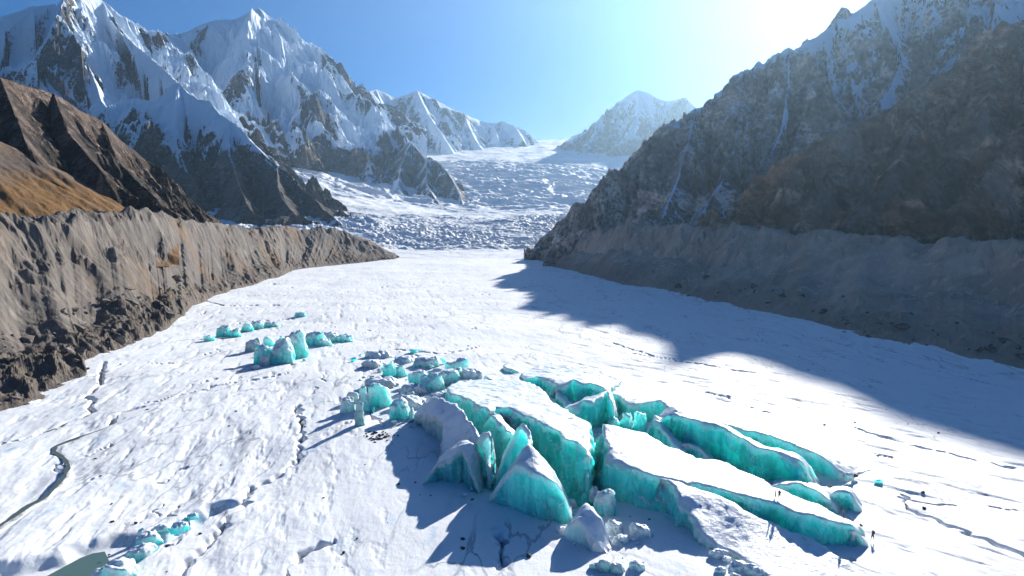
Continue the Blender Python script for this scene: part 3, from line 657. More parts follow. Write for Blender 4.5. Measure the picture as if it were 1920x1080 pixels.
# ------------------------------------------------------------------ raised ice slabs
def gz_at(x, y):
    z, _, _ = ground(np.array([[x]], float), np.array([[y]], float), False); return float(z[0, 0])
def inside(px, py, P):
    c = np.zeros(px.shape, bool); n = len(P); j = n - 1
    for i in range(n):
        xi, yi = P[i][0], P[i][1]; xj, yj = P[j][0], P[j][1]
        m = ((yi > py) != (yj > py)) & (px < (xj - xi) * (py - yi) / (yj - yi + 1e-12) + xi)
        c ^= m; j = i
    return c
def slab(label, near, back, material=None, base=-5.0, seed=1, flute=.55, step=.42, lean=.0, rough=.35, jag=.35, group='raised slabs of teal glacier ice', name='ice_slab', cat='ice slab', loc=True):
    material = material or M_ice
    P = [onz(*p) for p in near] + [onz(*p) for p in back]
    P = np.array(P, float)
    if abs(P[0, 0] - P[-1, 0]) + abs(P[0, 1] - P[-1, 1]) > .01: P = np.vstack([P, P[:1]])
    B = resample(P, step)[:-1]
    n = len(B); s = np.arange(n) * step
    area = .5 * np.sum(B[:, 0] * np.roll(B[:, 1], -1) - np.roll(B[:, 0], -1) * B[:, 1])
    if area < 0: B = B[::-1].copy()
    Tn = np.roll(B[:, :2], -1, 0) - np.roll(B[:, :2], 1, 0); Tn /= np.hypot(Tn[:, 0], Tn[:, 1])[:, None] + 1e-9
    N = np.stack([Tn[:, 1], -Tn[:, 0]], 1)   # outward for counter-clockwise
    for _ in range(3): N = (np.roll(N, 1, 0) + N + np.roll(N, -1, 0)) / 3
    N /= np.hypot(N[:, 0], N[:, 1])[:, None] + 1e-9
    j = fbm(B[:, 0] / 2.2, B[:, 1] / 2.2, 4, seed) * jag * 1.6 + fbm(B[:, 0] / .7, B[:, 1] / .7, 3, seed + 2) * jag * .5
    B[:, :2] += N * j[:, None]
    B[:, 2] += fbm(B[:, 0] / 5, B[:, 1] / 5, 3, seed + 4) * rough * 1.7 - sstep(.30, .0, np.abs(perlin(B[:, 0] / 6, B[:, 1] / 6, seed + 6))) * rough * .9 * (perlin(B[:, 0] / 9, B[:, 1] / 9, seed + 7) > -.1)
    # top: interior points
    x0, y0 = B[:, :2].min(0); x1, y1 = B[:, :2].max(0)
    st = step * 1.15
    gx, gy = np.meshgrid(np.arange(x0, x1, st), np.arange(y0, y1, st)); gx = gx.ravel() + RNG.uniform(-.15, .15, gx.size) * st; gy = gy.ravel() + RNG.uniform(-.15, .15, gy.size) * st
    m = inside(gx, gy, B); gx = gx[m]; gy = gy[m]
    k = max(1, n // 70); S = B[::k]
    if len(gx):
        dm = np.min(np.hypot(gx[:, None] - S[None, :, 0], gy[:, None] - S[None, :, 1]), 1) if len(gx) < 40000 else np.ones(len(gx)) * 9
        keep = np.ones(len(gx), bool)
        for c0 in range(0, len(gx), 4000):
            dd = np.min(np.hypot(gx[c0:c0 + 4000, None] - B[None, :, 0], gy[c0:c0 + 4000, None] - B[None, :, 1]), 1); keep[c0:c0 + 4000] = dd > step * .6
        gx = gx[keep]; gy = gy[keep]
    vv = [Vector((a, b)) for a, b in B[:, :2]] + [Vector((a, b)) for a, b in zip(gx, gy)]
    res = delaunay_2d_cdt(vv, [(i, (i + 1) % n) for i in range(n)], [], 0, 1e-5)
    co = np.array([(v.x, v.y) for v in res[0]]); tri = np.array([f_ for f_ in res[2] if len(f_) == 3])
    cen = co[tri].mean(1); tri = tri[inside(cen[:, 0], cen[:, 1], B)]
    # heights by linear-kernel interpolation from the rim
    Kq = np.hypot(S[:, None, 0] - S[None, :, 0], S[:, None, 1] - S[None, :, 1]) + np.eye(len(S)) * 1e-6
    ns = len(S); Aq = np.zeros((ns + 3, ns + 3)); Aq[:ns, :ns] = -Kq; Aq[:ns, ns] = 1; Aq[:ns, ns + 1:] = S[:, :2]; Aq[ns, :ns] = 1; Aq[ns + 1:, :ns] = S[:, :2].T
    Aq[:ns, :ns] -= np.eye(ns) * .02
    wq = np.linalg.solve(Aq, np.r_[S[:, 2], 0, 0, 0])
    zt = wq[ns] + wq[ns + 1] * co[:, 0] + wq[ns + 2] * co[:, 1]
    for i in range(ns): zt -= wq[i] * np.hypot(co[:, 0] - S[i, 0], co[:, 1] - S[i, 1])
    zt = np.clip(zt, S[:, 2].min() - .4, S[:, 2].max() + .2)
    mp = {}
    for i, ov in enumerate(res[3]):
        for q_ in ov:
            if q_ < n: mp[q_] = i
    din = np.full(len(co), 1e9)
    for c0 in range(0, len(co), 4000):
        din[c0:c0 + 4000] = np.min(np.hypot(co[c0:c0 + 4000, 0:1] - B[None, :, 0], co[c0:c0 + 4000, 1:2] - B[None, :, 1]), 1)
    cx, cy = co[:, 0], co[:, 1]
    zt += sstep(0, 1.2, din) * (fbm(cx / 5, cy / 5, 5, seed + 8) * .55 + fbm(cx / 1.3, cy / 1.3, 4, seed + 9) * .18 - sstep(.10, .0, np.abs(fbm(cx / 9 + cy / 14, cy / 5, 3, seed + 30))) * .12) * (rough / .35)
    zt += (fbm(cx / 1.0, cy / 1.0, 3, seed + 10)) * .10 - .22 * sstep(.5, 0, din)
    for q_, i in mp.items():
        if i < len(zt): zt[i] = B[q_, 2] - .15
    rows = max(4, int((B[:, 2].max() - base) / (step * 1.2)))
    Vt = np.c_[co, zt]
    VW = []; rimW = []
    tt = np.linspace(0, 1, rows + 1)[1:]
    off0 = None
    for t in tt:
        z = B[:, 2] * (1 - t) + base * t
        dz = B[:, 2] - z
        fl = fbm(s / 2.4 + .25 * z, z / 9 + seed, 4, seed + 12) * flute * 1.7 + (ridged(s / 6.5, z / 14 + 3, 3, seed + 14) - .5) * flute * 1.5 + fbm(s / .9, z / .9, 3, seed + 15) * .12
        w1, w2, wc = worley(s / 3.4 + .08 * z, z / 5.5 + s * .02 + seed, seed + 16)
        w3_, w4_, wd = worley(s / 1.2, z / 2.0 + seed, seed + 18)
        fl = fl * .6 + (wc - .5) * flute * 2.1 - sstep(.16, 0, w2 - w1) * .35 + (wd - .5) * flute * .35
        o_ = fl * sstep(0, 1.6, dz) + .22 * sstep(0, .5, dz) + lean * dz - .10 * np.maximum(0, dz - 3) * (lean == 0) * (.5 + .5 * np.sin(s / 9 + seed))
        VW.append(np.c_[B[:, :2] + N * o_[:, None], z]); rimW.append(np.clip(1 - dz / 2.2, 0, 1))
    nb = len(Vt)
    Vall = np.vstack([Vt] + VW); rim = np.r_[np.ones(nb), np.concatenate(rimW)]
    F3 = [tuple(t_) for t_ in tri]
    a_ = np.array([mp.get(i, -1) for i in range(n)])
    w3 = []
    prev = a_; cur = nb + np.arange(n)
    for rI in range(rows):
        cur = nb + rI * n + np.arange(n)
        p1 = np.roll(prev, -1); c1 = np.roll(cur, -1)
        ok = (prev >= 0) & (p1 >= 0)
        w3.append(np.stack([prev, cur, c1], 1)[ok]); w3.append(np.stack([prev, c1, p1], 1)[ok]); prev = cur
    allf = np.vstack([tri] + w3)
    # bottom cap, so that the ice is a closed body
    cc = len(Vall); Vall = np.vstack([Vall, [[B[:, 0].mean(), B[:, 1].mean(), base]]]); rim = np.r_[rim, 0]
    allf = np.vstack([allf, np.stack([np.roll(prev, -1), prev, np.full(n, cc)], 1)])
    c3 = np.array([B[:, 0].mean(), B[:, 1].mean(), 0])
    me = mesh_np(name, Vall - c3, allf, True, {'rim': rim})
    o = link(name, me, [material]); o.location = c3
    bm = bmesh.new(); bm.from_mesh(me); bmesh.ops.recalc_face_normals(bm, faces=bm.faces); bm.to_mesh(me); bm.free()
    return tag(o, label, cat, group)
def shift(L, du=0, dv=-8, dz=-1.0):  # the back edge of a fin, listed in the opposite order
    return [(u + du, v + dv, z + dz) for u, v, z in reversed(L)]

G1 = 'raised slabs of teal glacier ice'
nearB1 = [(986, 709, 2.5), (1002, 705, 3.5), (1015, 704, 4), (1031, 711, 4.2), (1047, 722, 4), (1068, 719, 5), (1075, 710, 6), (1090, 719, 5.2), (1106, 719, 5), (1123, 721, 5), (1139, 729, 4.5)]
slab('upright grey-teal ice wall with a peaked rim at the back of the broken zone', nearB1, [(1165, 712, .2), (1120, 690, .0), (1030, 680, 0), (975, 695, 0)], seed=11)
nearB2 = [(1143, 738, 4.5), (1159, 737, 5), (1174, 755, 4), (1190, 757, 4.2), (1218, 753, 5), (1238, 749, 6), (1259, 764, 5.5), (1290, 782, 5), (1344, 789, 5), (1396, 802, 5), (1429, 810, 5), (1462, 822, 5), (1489, 833, 4.5), (1513, 841, 4.2), (1536, 851, 3.4), (1560, 867, 2.2), (1582, 891, .2)]
slab('rearmost long teal ice wall, its white top merging into the glacier beyond', nearB2, [(1640, 880, .1), (1640, 840, 0), (1540, 800, 0), (1400, 762, 0), (1260, 725, 0), (1170, 710, 0)], seed=12)
S3n = [(1228, 800, 4), (1243, 782, 7), (1262, 768, 8.5), (1276, 778, 8), (1290, 784, 8), (1320, 788, 8), (1344, 794, 7.8), (1373, 809, 7.5), (1404, 827, 7), (1433, 840, 6.6), (1462, 847, 6.2), (1484, 854, 5.6), (1507, 867, 4.6), (1516, 885, 3), (1524, 905, .5)]
S3b = [(1534, 900, .4), (1522, 872, 3.2), (1510, 858, 4.4), (1486, 846, 5.3), (1462, 840, 5.8), (1433, 833, 6.2), (1404, 819, 6.6), (1373, 801, 7.0), (1344, 787, 7.2), (1318, 779, 7), (1292, 775, 6.5), (1262, 760, 6.5), (1240, 770, 5)]
slab('tall long teal ice wall with vertical cracks and a narrow white top', S3n, S3b, seed=13, flute=.7, jag=.3)
S1n = [(847, 737, 7.5), (866, 741, 8), (886, 751, 8), (905, 762, 8), (919, 770, 8), (930, 764, 7.6), (947, 763, 8), (975, 772, 8.3), (1004, 783, 8.5), (1020, 795, 8.6), (1049, 806, 8.7), (1059, 822, 8.8), (1081, 828, 8.6), (1098, 840, 8.5), (1104, 854, 8.3), (1104, 822, 7.6), (1106, 791, 7.0)]
S1b = [(1085, 782, 6.4), (1059, 766, 5.8), (1037, 755, 5), (1024, 738, 4.2), (1014, 726, 3.2), (990, 716, 2), (950, 706, .8), (900, 704, .6), (862, 712, 2), (838, 724, 5)]
slab('broad central ice slab with white top and sheer teal front', S1n, S1b, seed=14, base=-7, flute=.8)
S4n = [(1130, 794, 9.2), (1138, 826, 8), (1151, 858, 7), (1176, 868, 6.6), (1210, 883, 6.3), (1245, 893, 6), (1267, 897, 5.8), (1290, 901, 5.6), (1313, 906, 5.4), (1346, 914, 5.2), (1386, 923, 5.0), (1421, 933, 4.8), (1462, 943, 4.5), (1503, 960, 4.2), (1543, 971, 3.9), (1572, 974, 3.6), (1598, 981, 3.0), (1606, 992, 2.2)]
S4b = [(1612, 982, 1.8), (1585, 966, 2.6), (1560, 957, 2.8), (1529, 943, 2.8), (1484, 926, 3), (1447, 911, 3.2), (1438, 903, 3.4), (1418, 889, 3.6), (1382, 876, 4), (1351, 862, 4.4), (1307, 857, 4.8), (1257, 837, 5.4), (1233, 823, 5.8), (1206, 810, 6.4), (1188, 806, 6.8), (1159, 799, 7.4)]
slab('longest white-topped ice slab, where two walkers stand', S4n, S4b, seed=15, base=-6, flute=.6, rough=.28, lean=.22)
S5n = [(1240, 894, 6.0), (1252, 898, 6.0), (1267, 908, 5.8), (1276, 928, 5.0), (1272, 943, 4.3), (1287, 951, 3.6), (1302, 967, 3.3), (1308, 985, 2.6), (1319, 997, 2.2), (1344, 1024, 1.2), (1368, 1031, 1.0), (1407, 1054, .8), (1429, 1068, .7), (1470, 1100, .3), (1500, 1140, -.6)]
S5b = [(1640, 1150, -1.2), (1668, 1100, -.5), (1606, 1066, .4), (1592, 1051, .7), (1570, 1039, 1), (1543, 1021, 1.3), (1519, 1005, 1.7), (1498, 995, 2), (1482, 996, 2.1), (1458, 982, 2.6), (1421, 967, 3.2), (1394, 954, 3.8), (1377, 939, 4.4), (1351, 930, 4.7), (1311, 915, 5.2), (1270, 900, 5.6)]
slab('low white slab with blue melt patches at the lower right', S5n, S5b, seed=16, base=-3, flute=.5, rough=.16)
S7n = [(1440, 914, 2.5), (1450, 906, 3.2), (1462, 902, 3.4), (1480, 907, 3.2), (1489, 903, 3.6), (1507, 912, 3.4), (1529, 919, 3.1), (1547, 928, 2.8), (1562, 939, 2.2), (1570, 951, 1.2)]
slab('low teal ice wall between the walkers and the tall wall behind', S7n, [(1576, 945, .8), (1562, 928, 1.8), (1535, 908, 1.2), (1500, 899, 1.6), (1462, 893, 1.6)], seed=17, group=G1)
slab('pale wedge of ice with a pointed corner at the right end', [(1547, 918, 2.2), (1556, 926, 2.6), (1569, 917, 3.6), (1587, 916, 3.7), (1598, 923, 3.2), (1606, 940, 1.8), (1618, 955, .2)], [(1614, 944, .3), (1602, 920, 2.2), (1588, 909, 2.2), (1560, 912, 1.8)], M_ice_pale, seed=18)
slab('rounded pale end block where the walkers\' slab meets the snow', [(1585, 985, 2.4), (1598, 990, 2.8), (1608, 992, 2.6), (1618, 1005, 1.6), (1628, 1022, .2)], [(1622, 1000, .6), (1612, 980, 1.6), (1596, 975, 2)], M_ice_pale, seed=19)
# fins and pinnacles behind the central slab
Mn = [(1052, 772, 4.5), (1066, 764, 5.5), (1082, 762, 6), (1092, 751, 7), (1110, 752, 7), (1124, 742, 7.6), (1138, 731, 8.2), (1146, 748, 6.8), (1152, 770, 4.5)]
slab('teal fin with a snow-dusted pointed top behind the central slab', Mn, shift(Mn, 3, -7, -1.2), seed=20, jag=.25)
slab('small teal wall piece at the back left rim', [(1033, 730, 2), (1043, 722, 3.2), (1046, 740, 2.4), (1058, 752, 1.5), (1062, 762, .6)], [(1074, 757, .6), (1060, 742, 1.4), (1052, 720, 2.4)], M_ice_pale, seed=21)
# front left group
F1n = [(919, 929, .8), (940, 898, 4.5), (968, 866, 8.3), (996, 880, 8.0), (1020, 890, 7.6), (1043, 902, 6.9), (1056, 920, 5.6), (1064, 937, 4.2), (1071, 966, 1.2)]
slab('large pyramid-shaped teal ice block in front', F1n, [(1064, 928, 3.2), (1050, 902, 5.2), (1039, 881, 7), (1013, 850, 9.2), (990, 828, 10.6), (978, 842, 9.6)], seed=22, flute=.35, step=.34, lean=.04, rough=.14, jag=.2)
F2n = [(933, 892, 2), (941, 863, 5.2), (953, 838, 8), (966, 816, 10.4), (978, 798, 12.4), (988, 812, 11.4), (992, 830, 9.6)]
slab('thin pointed teal fin standing behind the pyramid block', F2n, [(998, 822, 9), (992, 805, 10.2), (980, 792, 11), (962, 812, 8.6), (948, 838, 6.4)], seed=23, flute=.2, step=.34)
slab('big leaning block with a bright white sunlit face', [(777, 776, 2), (800, 775, 5), (825, 780, 6.4), (836, 800, 5.6), (833, 826, 3.4), (838, 858, 1.2), (862, 839, 4.6), (887, 833, 6.4), (897, 817, 8)], [(886, 793, 8.8), (871, 773, 9.2), (853, 754, 9.2), (830, 746, 8.6), (812, 743, 7.6), (795, 752, 5.5)], M_ice_grey, seed=24, flute=.5)
slab('grey and teal block left of the pyramid with a white ribbed edge', [(792, 906, .5), (806, 884, 2.4), (821, 865, 4), (848, 853, 5.6), (868, 836, 7.2), (876, 855, 5.8), (882, 878, 4.2), (890, 897, 2.6), (898, 916, .8)], [(905, 900, .8), (898, 860, 5), (888, 828, 7.8), (868, 824, 6.6), (840, 838, 5)], ice_mat('frosted_teal_ice', (.10, .52, .52), (.05, .38, .42), (.50, .60, .62), .6, .5), seed=25, flute=.5, step=.34)
slab('narrow striped ice fin beside the dark cleft', [(895, 822, 7.6), (903, 840, 6.6), (910, 866, 4.4), (916, 900, .8), (928, 894, 1.2)], [(928, 862, 5), (923, 820, 9), (916, 807, 9.8), (904, 810, 8.8)], M_ice_pale, seed=26, flute=.5, step=.3)
F6n = [(909, 793, 6), (920, 777, 8.0), (935, 787, 8), (946, 799, 7.8), (957, 810, 7.6), (966, 824, 6)]
slab('smooth teal panel leaning inside the deep cleft', F6n, shift(F6n, 6, -5, -1.0), seed=27, flute=.5, step=.34)
F7n = [(918, 776, 5.5), (930, 771, 6.6), (946, 775, 6.8), (958, 783, 6.6), (968, 797, 5.4)]
slab('curved teal ledge at the head of the cleft', F7n, shift(F7n, 6, -4, -1.0), seed=28, flute=.4, step=.34)
slab('short teal ledge set in the snow behind the central slab', [(908, 704, 1.8), (922, 712, 2.0), (938, 716, 2.2), (947, 724, 1.6), (953, 732, .4)], [(962, 726, .3), (950, 708, .2), (925, 700, .2)], seed=29, step=.5)
slab('tiny teal ledge in the snow farther back', [(944, 686, 1.4), (952, 690, 1.8), (962, 690, 1.8), (972, 694, 1.2), (980, 698, .2)], [(985, 692, .2), (965, 682, .2), (948, 681, .2)], seed=30, step=.5)
slab('low teal shard at the foot of the long cracked wall', [(1268, 842, 2.6), (1280, 832, 3.8), (1290, 829, 4.2), (1302, 836, 4), (1314, 843, 3.6), (1326, 853, 3), (1336, 861, 1.8)], [(1336, 852, 1.8), (1310, 834, 2.4), (1288, 822, 2.8), (1272, 830, 2)], seed=31, step=.34)
slab('white-capped ramp of broken ice at the near end of the long wall', [(1214, 806, 4), (1224, 786, 6), (1236, 790, 6), (1250, 812, 5), (1262, 828, 4.4), (1284, 846, 3)], [(1284, 836, 2.4), (1262, 812, 3.4), (1244, 786, 4.6), (1228, 778, 5)], M_ice_pale, seed=32, step=.36)
print('slabs', time.time() - T0)

# ------------------------------------------------------------------ free-standing blocks
def block(label, box, material, seed, cat='ice block', group=None, name='ice_block', flat=1.0, npts=13, sub=3, hs=1.0, zbase=0.0, point=0.0):
    u0, v0, u1, v1 = box; rs = np.random.default_rng(seed)
    uc = (u0 + u1) / 2; gr_ = 1.22 if v1 < 800 else 1.0; u0, u1 = uc - (uc - u0) * gr_, uc + (u1 - uc) * gr_; v0 = v1 - (v1 - v0) * gr_
    x, y, _ = onz(uc, v1 - (v1 - v0) * .12, zbase); dist = math.sqrt(x * x + y * y + H * H)
    px = dist / F; w = (u1 - u0) * px; dpt = w * .62
    h = max(((v1 - v0) * px - dpt * .36) * .92, w * .26) * hs
    pts = []
    for i in range(npts):
        a = 2 * math.pi * (i + rs.uniform(-.3, .3)) / npts; top = i % 2
        rr_ = rs.uniform(.8, 1.05) if not top else rs.uniform(.62, 1.0) * (1 - point * .5)
        pts.append((math.cos(a) * w / 2 * rr_, math.sin(a) * dpt / 2 * rr_, -.12 * h if not top else h * rs.uniform(.45, 1.0)))
    pts.append((rs.uniform(-.3, .3) * w, rs.uniform(-.2, .3) * dpt, h))
    bm = bmesh.new(); vs = [bm.verts.new(p) for p in pts]
    r_ = bmesh.ops.convex_hull(bm, input=vs)
    bmesh.ops.delete(bm, geom=[g for g in r_.get('geom_interior', []) if isinstance(g, bmesh.types.BMVert)], context='VERTS')
    bmesh.ops.delete(bm, geom=[v for v in bm.verts if not v.link_faces], context='VERTS')
    L = max(w, h) / 5
    bmesh.ops.triangulate(bm, faces=bm.faces)
    for s_ in range(sub): bmesh.ops.subdivide_edges(bm, edges=bm.edges, cuts=1, use_grid_fill=True, smooth=.05 if s_ < 1 else 0)
    bm.normal_update()
    co = np.array([v.co[:] for v in bm.verts]); nn = np.array([v.normal[:] for v in bm.verts])
    q = co / max(w, h) * 5
    d = fbm(q[:, 0] * .7 + seed, q[:, 1] + q[:, 2] * .8, 4, seed) * .9 + (ridged(q[:, 0] * .9 + q[:, 2] * .3 + seed, q[:, 1] * .9 - q[:, 2] * .35, 3, seed + 1) - .5) * 1.1 - sstep(.4, .0, worley(q[:, 0] * .8 + q[:, 2] * .5, q[:, 1] * .8 - q[:, 2] * .6 + seed, seed + 4)[0]) * .5 + fbm(q[:, 0] * 4, q[:, 2] * 4 + q[:, 1] * 3, 3, seed + 2) * .12
    co = co + nn * (d * L * .42)[:, None]
    for v, c in zip(bm.verts, co): v.co = c
    me = bpy.data.meshes.new(name); bm.to_mesh(me); bm.free()
    me.polygons.foreach_set('use_smooth', np.full(len(me.polygons), True))
    at = me.attributes.new('rim', 'FLOAT', 'POINT'); at.data.foreach_set('value', np.clip(co[:, 2] / max(h, .1), 0, 1).astype(np.float32))
    o = link(name, me, [material]); o.location = (x, y, zbase + gz_at(x, y) * .3 - .1); o.rotation_euler.z = -math.atan2(x, y) + rs.uniform(-.25, .25)
    return tag(o, label, cat, group)
GB = 'broken ice blocks at the left of the raised slabs'
BL = [((836, 670, 880, 714), M_ice, 'upright teal block with a white right flank, nearest behind the central slab'),
      ((798, 688, 862, 727), M_ice, 'wide grey-topped teal block left of the upright one'),
      ((768, 696, 803, 728), M_ice, 'rounded teal block third from the central slab'),
      ((790, 700, 834, 738), M_ice, 'teal dome block in the middle of the heap'),
      ((716, 680, 748, 711), M_ice, 'smooth teal dome at the back left of the heap'),
      ((742, 686, 763, 711), M_ice_pale, 'narrow pale teal block tucked beside the smooth dome'),
      ((771, 665, 819, 693), M_ice_pale, 'flat teal slab farthest back in the heap'),
      ((740, 666, 773, 686), M_ice_white, 'flat white-topped block beside the farthest slab'),
      ((684, 707, 744, 731), M_ice_grey, 'long low grey-teal block at the left of the heap'),
      ((692, 720, 734, 768), M_ice, 'tall rounded teal block with a streaked side'),
      ((673, 727, 693, 780), M_ice_pale, 'thin standing blade left of the tall rounded block'),
      ((663, 750, 685, 805), M_ice_grey, 'weathered grey-white blade at the left end of the heap'),
      ((733, 750, 770, 792), M_ice_pale, 'egg-shaped pale teal block standing in blue shadow'),
      ((751, 717, 800, 743), M_ice_grey, 'low dirty block in the centre of the heap'),
      ((744, 736, 797, 768), M_ice_white, 'dirty white block behind the egg-shaped one'),
      ((640, 748, 663, 778), M_ice_white, 'small white block apart at the far left of the heap'),
      ((651, 735, 673, 759), M_ice_grey, 'small grey block behind the far left white one'),
      ((677, 672, 714, 695), M_ice_grey, 'low grey block at the back left corner of the heap'),
      ((690, 655, 735, 676), M_ice_white, 'white snow-covered block behind the heap'),
      ((765, 768, 778, 792), M_ice_white, 'little white stub beside the egg-shaped block'),
      ((800, 738, 850, 757), M_ice_white, 'rounded snow cap above the leaning white block'),
      ((862, 690, 905, 722), M_ice_white, 'white drift-covered block right of the upright teal block')]
for i, (b_, m_, l_) in enumerate(BL): block(l_, b_, m_, 300 + i, group=GB)
GC = 'teal ice blocks in the small cluster to the left'
CL = [((462, 637, 486, 663), M_ice_grey, 'grey dirt-streaked block at the left of the small cluster'),
      ((480, 648, 514, 686), M_ice, 'dark teal rounded block casting a long shadow to the left'),
      ((494, 632, 514, 652), M_ice, 'small teal block behind the dark rounded one'),
      ((513, 631, 542, 664), M_ice, 'square teal block in the middle of the small cluster'),
      ((510, 640, 552, 690), M_ice_pale, 'bright white ribbed block at the front of the small cluster'),
      ((536, 625, 576, 680), M_ice_pale, 'white and mint fluted block, tallest of the small cluster'),
      ((572, 621, 610, 652), M_ice, 'teal block right of the fluted one'),
      ((600, 621, 636, 643), M_ice, 'flat teal block near the right end of the small cluster'),
      ((628, 624, 660, 642), M_ice, 'rightmost flat teal block of the small cluster'),
      ((600, 634, 622, 652), M_ice_pale, 'small pale block leaning on the right group'),
      ((486, 669, 504, 691), M_ice_grey, 'small grey pointed block in front of the dark rounded one'),
      ((472, 684, 488, 696), M_ice_grey, 'tiny grey block left of the small pointed one')]
for i, (b_, m_, l_) in enumerate(CL): block(l_, b_, m_, 340 + i, group=GC)
GD = 'small teal ice lumps near the left moraine'
DL = [((408, 609, 434, 631), M_ice, 'wide teal lump, largest of those near the left moraine'), ((431, 614, 450, 631), M_ice, 'round teal lump right of the widest'),
      ((453, 604, 474, 621), M_ice, 'wedge-shaped teal lump in the middle of the row'), ((472, 600, 493, 616), M_ice_pale, 'curved pale teal lump farther along the row'),
      ((383, 627, 401, 639), M_ice, 'flat teal lump at the near left end of the row'), ((497, 604, 520, 611), M_ice, 'thin flat teal lump at the right end of the row'),
      ((554, 584, 572, 595), M_ice, 'isolated small teal lump far out on the ice')]
for i, (b_, m_, l_) in enumerate(DL): block(l_, b_, m_, 360 + i, group=GD)
GE = 'loose ice chunks in front of the slabs'
slab('big white-grey ice boulder lying in front with a blue shadow', [(1057, 998, .5), (1068, 978, 3), (1084, 963, 4.7), (1094, 974, 4.2), (1108, 991, 3.2), (1121, 1011, 2), (1138, 1032, .5)],
     [(1147, 1018, .5), (1141, 998, 2), (1128, 968, 4.2), (1112, 950, 5), (1098, 940, 5), (1088, 950, 4.6)], M_ice_white, seed=33, step=.3, flute=.35, group=GE, name='ice_block', cat='ice block', base=-1.5)
EL = [((1112, 912, 1156, 972), M_ice_pale, 'small pale teal spire behind the big ice boulder'),
      ((1104, 908, 1123, 940), M_ice_white, 'white stub on the left of the pale spire'),
      ((1134, 970, 1168, 1004), M_ice_white, 'white chunk right of the big ice boulder'),
      ((1177, 975, 1225, 1010), M_ice_white, 'tilted box-like white chunk with a shaded side'),
      ((1148, 998, 1180, 1020), M_ice_white, 'small white chunk in front of the box-like one'),
      ((1178, 1003, 1196, 1016), M_ice_white, 'tiny white chunk beside the box-like one'),
      ((1104, 1050, 1128, 1068), M_ice_grey, 'leftmost grey chunk of the low front pile'),
      ((1120, 1044, 1146, 1074), M_ice_grey, 'tall grey chunk of the low front pile'),
      ((1142, 1050, 1172, 1076), M_ice_grey, 'bluish grey chunk in the middle of the low front pile'),
      ((1178, 1046, 1210, 1070), M_ice_white, 'smooth white dome at the right of the low front pile'),
      ((1064, 932, 1082, 950), M_ice_white, 'little white chunk at the foot of the pyramid block'),
      ((1040, 980, 1068, 1000), M_ice_white, 'flat white chunk left of the big ice boulder'),
      ((1134, 776, 1168, 806), M_ice, 'teal pinnacle block behind the walkers\' slab, leftmost of three'),
      ((1160, 768, 1190, 808), M_ice_pale, 'frosted pinnacle block in the middle of the three'),
      ((1184, 766, 1216, 814), M_ice, 'teal pinnacle block with a bright rim, rightmost of the three'),
      ((1140, 752, 1160, 780), M_ice_pale, 'white-edged splinter beside the teal fin'),
      ((1180, 750, 1210, 778), M_ice_pale, 'broken pale shard behind the three pinnacles'),
      ((1640, 895, 1654, 906), M_ice, 'tiny teal chunk lying out on the snow at the right'),
      ((1584, 884, 1600, 900), M_ice_white, 'small round white chunk at the end of the rearmost wall')]
for i, (b_, m_, l_) in enumerate(EL): block(l_, b_, m_, 380 + i, group=GE, point=.5 if 11 < i < 17 else 0)
GF = 'rounded ice lumps filling the left crevasse'
FL = [((176, 1040, 258, 1100), M_ice_pale, 'largest white lump beside the pond'), ((240, 1012, 292, 1048), M_ice_pale, 'white and teal lump next above the largest'),
      ((256, 990, 300, 1020), M_ice_pale, 'smooth lump halfway up the crevasse'), ((284, 976, 318, 995), M_ice_pale, 'small teal-edged lump high in the crevasse'),
      ((322, 972, 352, 994), M_ice, 'teal lump where the crevasse narrows'), ((258, 988, 270, 1010), M_ice_white, 'thin upright white sliver on the crevasse edge'),
      ((350, 955, 372, 970), M_ice_pale, 'last little lump at the narrow end of the crevasse')]
for i, (b_, m_, l_) in enumerate(FL): block(l_, b_, m_, 420 + i, group=GF, zbase=-1.2)
GH = 'rounded ice lumps along the lower right crack'
HL = [((1330, 1022, 1366, 1050), M_ice_white, 'white wedge at the upper end of the lower right crack'), ((1352, 1040, 1370, 1056), M_ice_white, 'small round lump just below the white wedge'),
      ((1364, 1046, 1402, 1072), M_ice_white, 'sausage-shaped lump in the lower right crack'), ((1396, 1056, 1430, 1082), M_ice_white, 'larger lump near the bottom of the lower right crack'),
      ((1340, 1060, 1362, 1078), M_ice_white, 'flat white lump left of the crack near the picture bottom'), ((1366, 1072, 1392, 1094), M_ice_white, 'lowest white lump cut by the bottom edge')]
for i, (b_, m_, l_) in enumerate(HL): block(l_, b_, m_, 440 + i, group=GH)

# ------------------------------------------------------------------ rocks
def rock_mesh(seed, mat_):
    rs = np.random.default_rng(seed); bm = bmesh.new()
    vs = [bm.verts.new(Vector((rs.normal(), rs.normal(), rs.normal())).normalized() * rs.uniform(.75, 1.1)) for _ in range(16)]
    r_ = bmesh.ops.convex_hull(bm, input=vs); bmesh.ops.delete(bm, geom=[v for v in bm.verts if not v.link_faces], context='VERTS')
    bmesh.ops.triangulate(bm, faces=bm.faces); bmesh.ops.subdivide_edges(bm, edges=bm.edges, cuts=2, use_grid_fill=True)
    for v in bm.verts:
        c = np.array(v.co); v.co = Vector(c * (1 + .12 * float(perlin(np.array([c[0] * 2 + seed]), np.array([c[1] * 2 + c[2] * 1.7]), seed)[0])))
    for v in bm.verts: v.co.z *= .7
    me = bpy.data.meshes.new('boulder'); bm.to_mesh(me); bm.free(); me.materials.append(mat_); return me
RM = [rock_mesh(500 + i, M_rock) for i in range(5)]; RD = [rock_mesh(520 + i, M_darkrock) for i in range(4)]
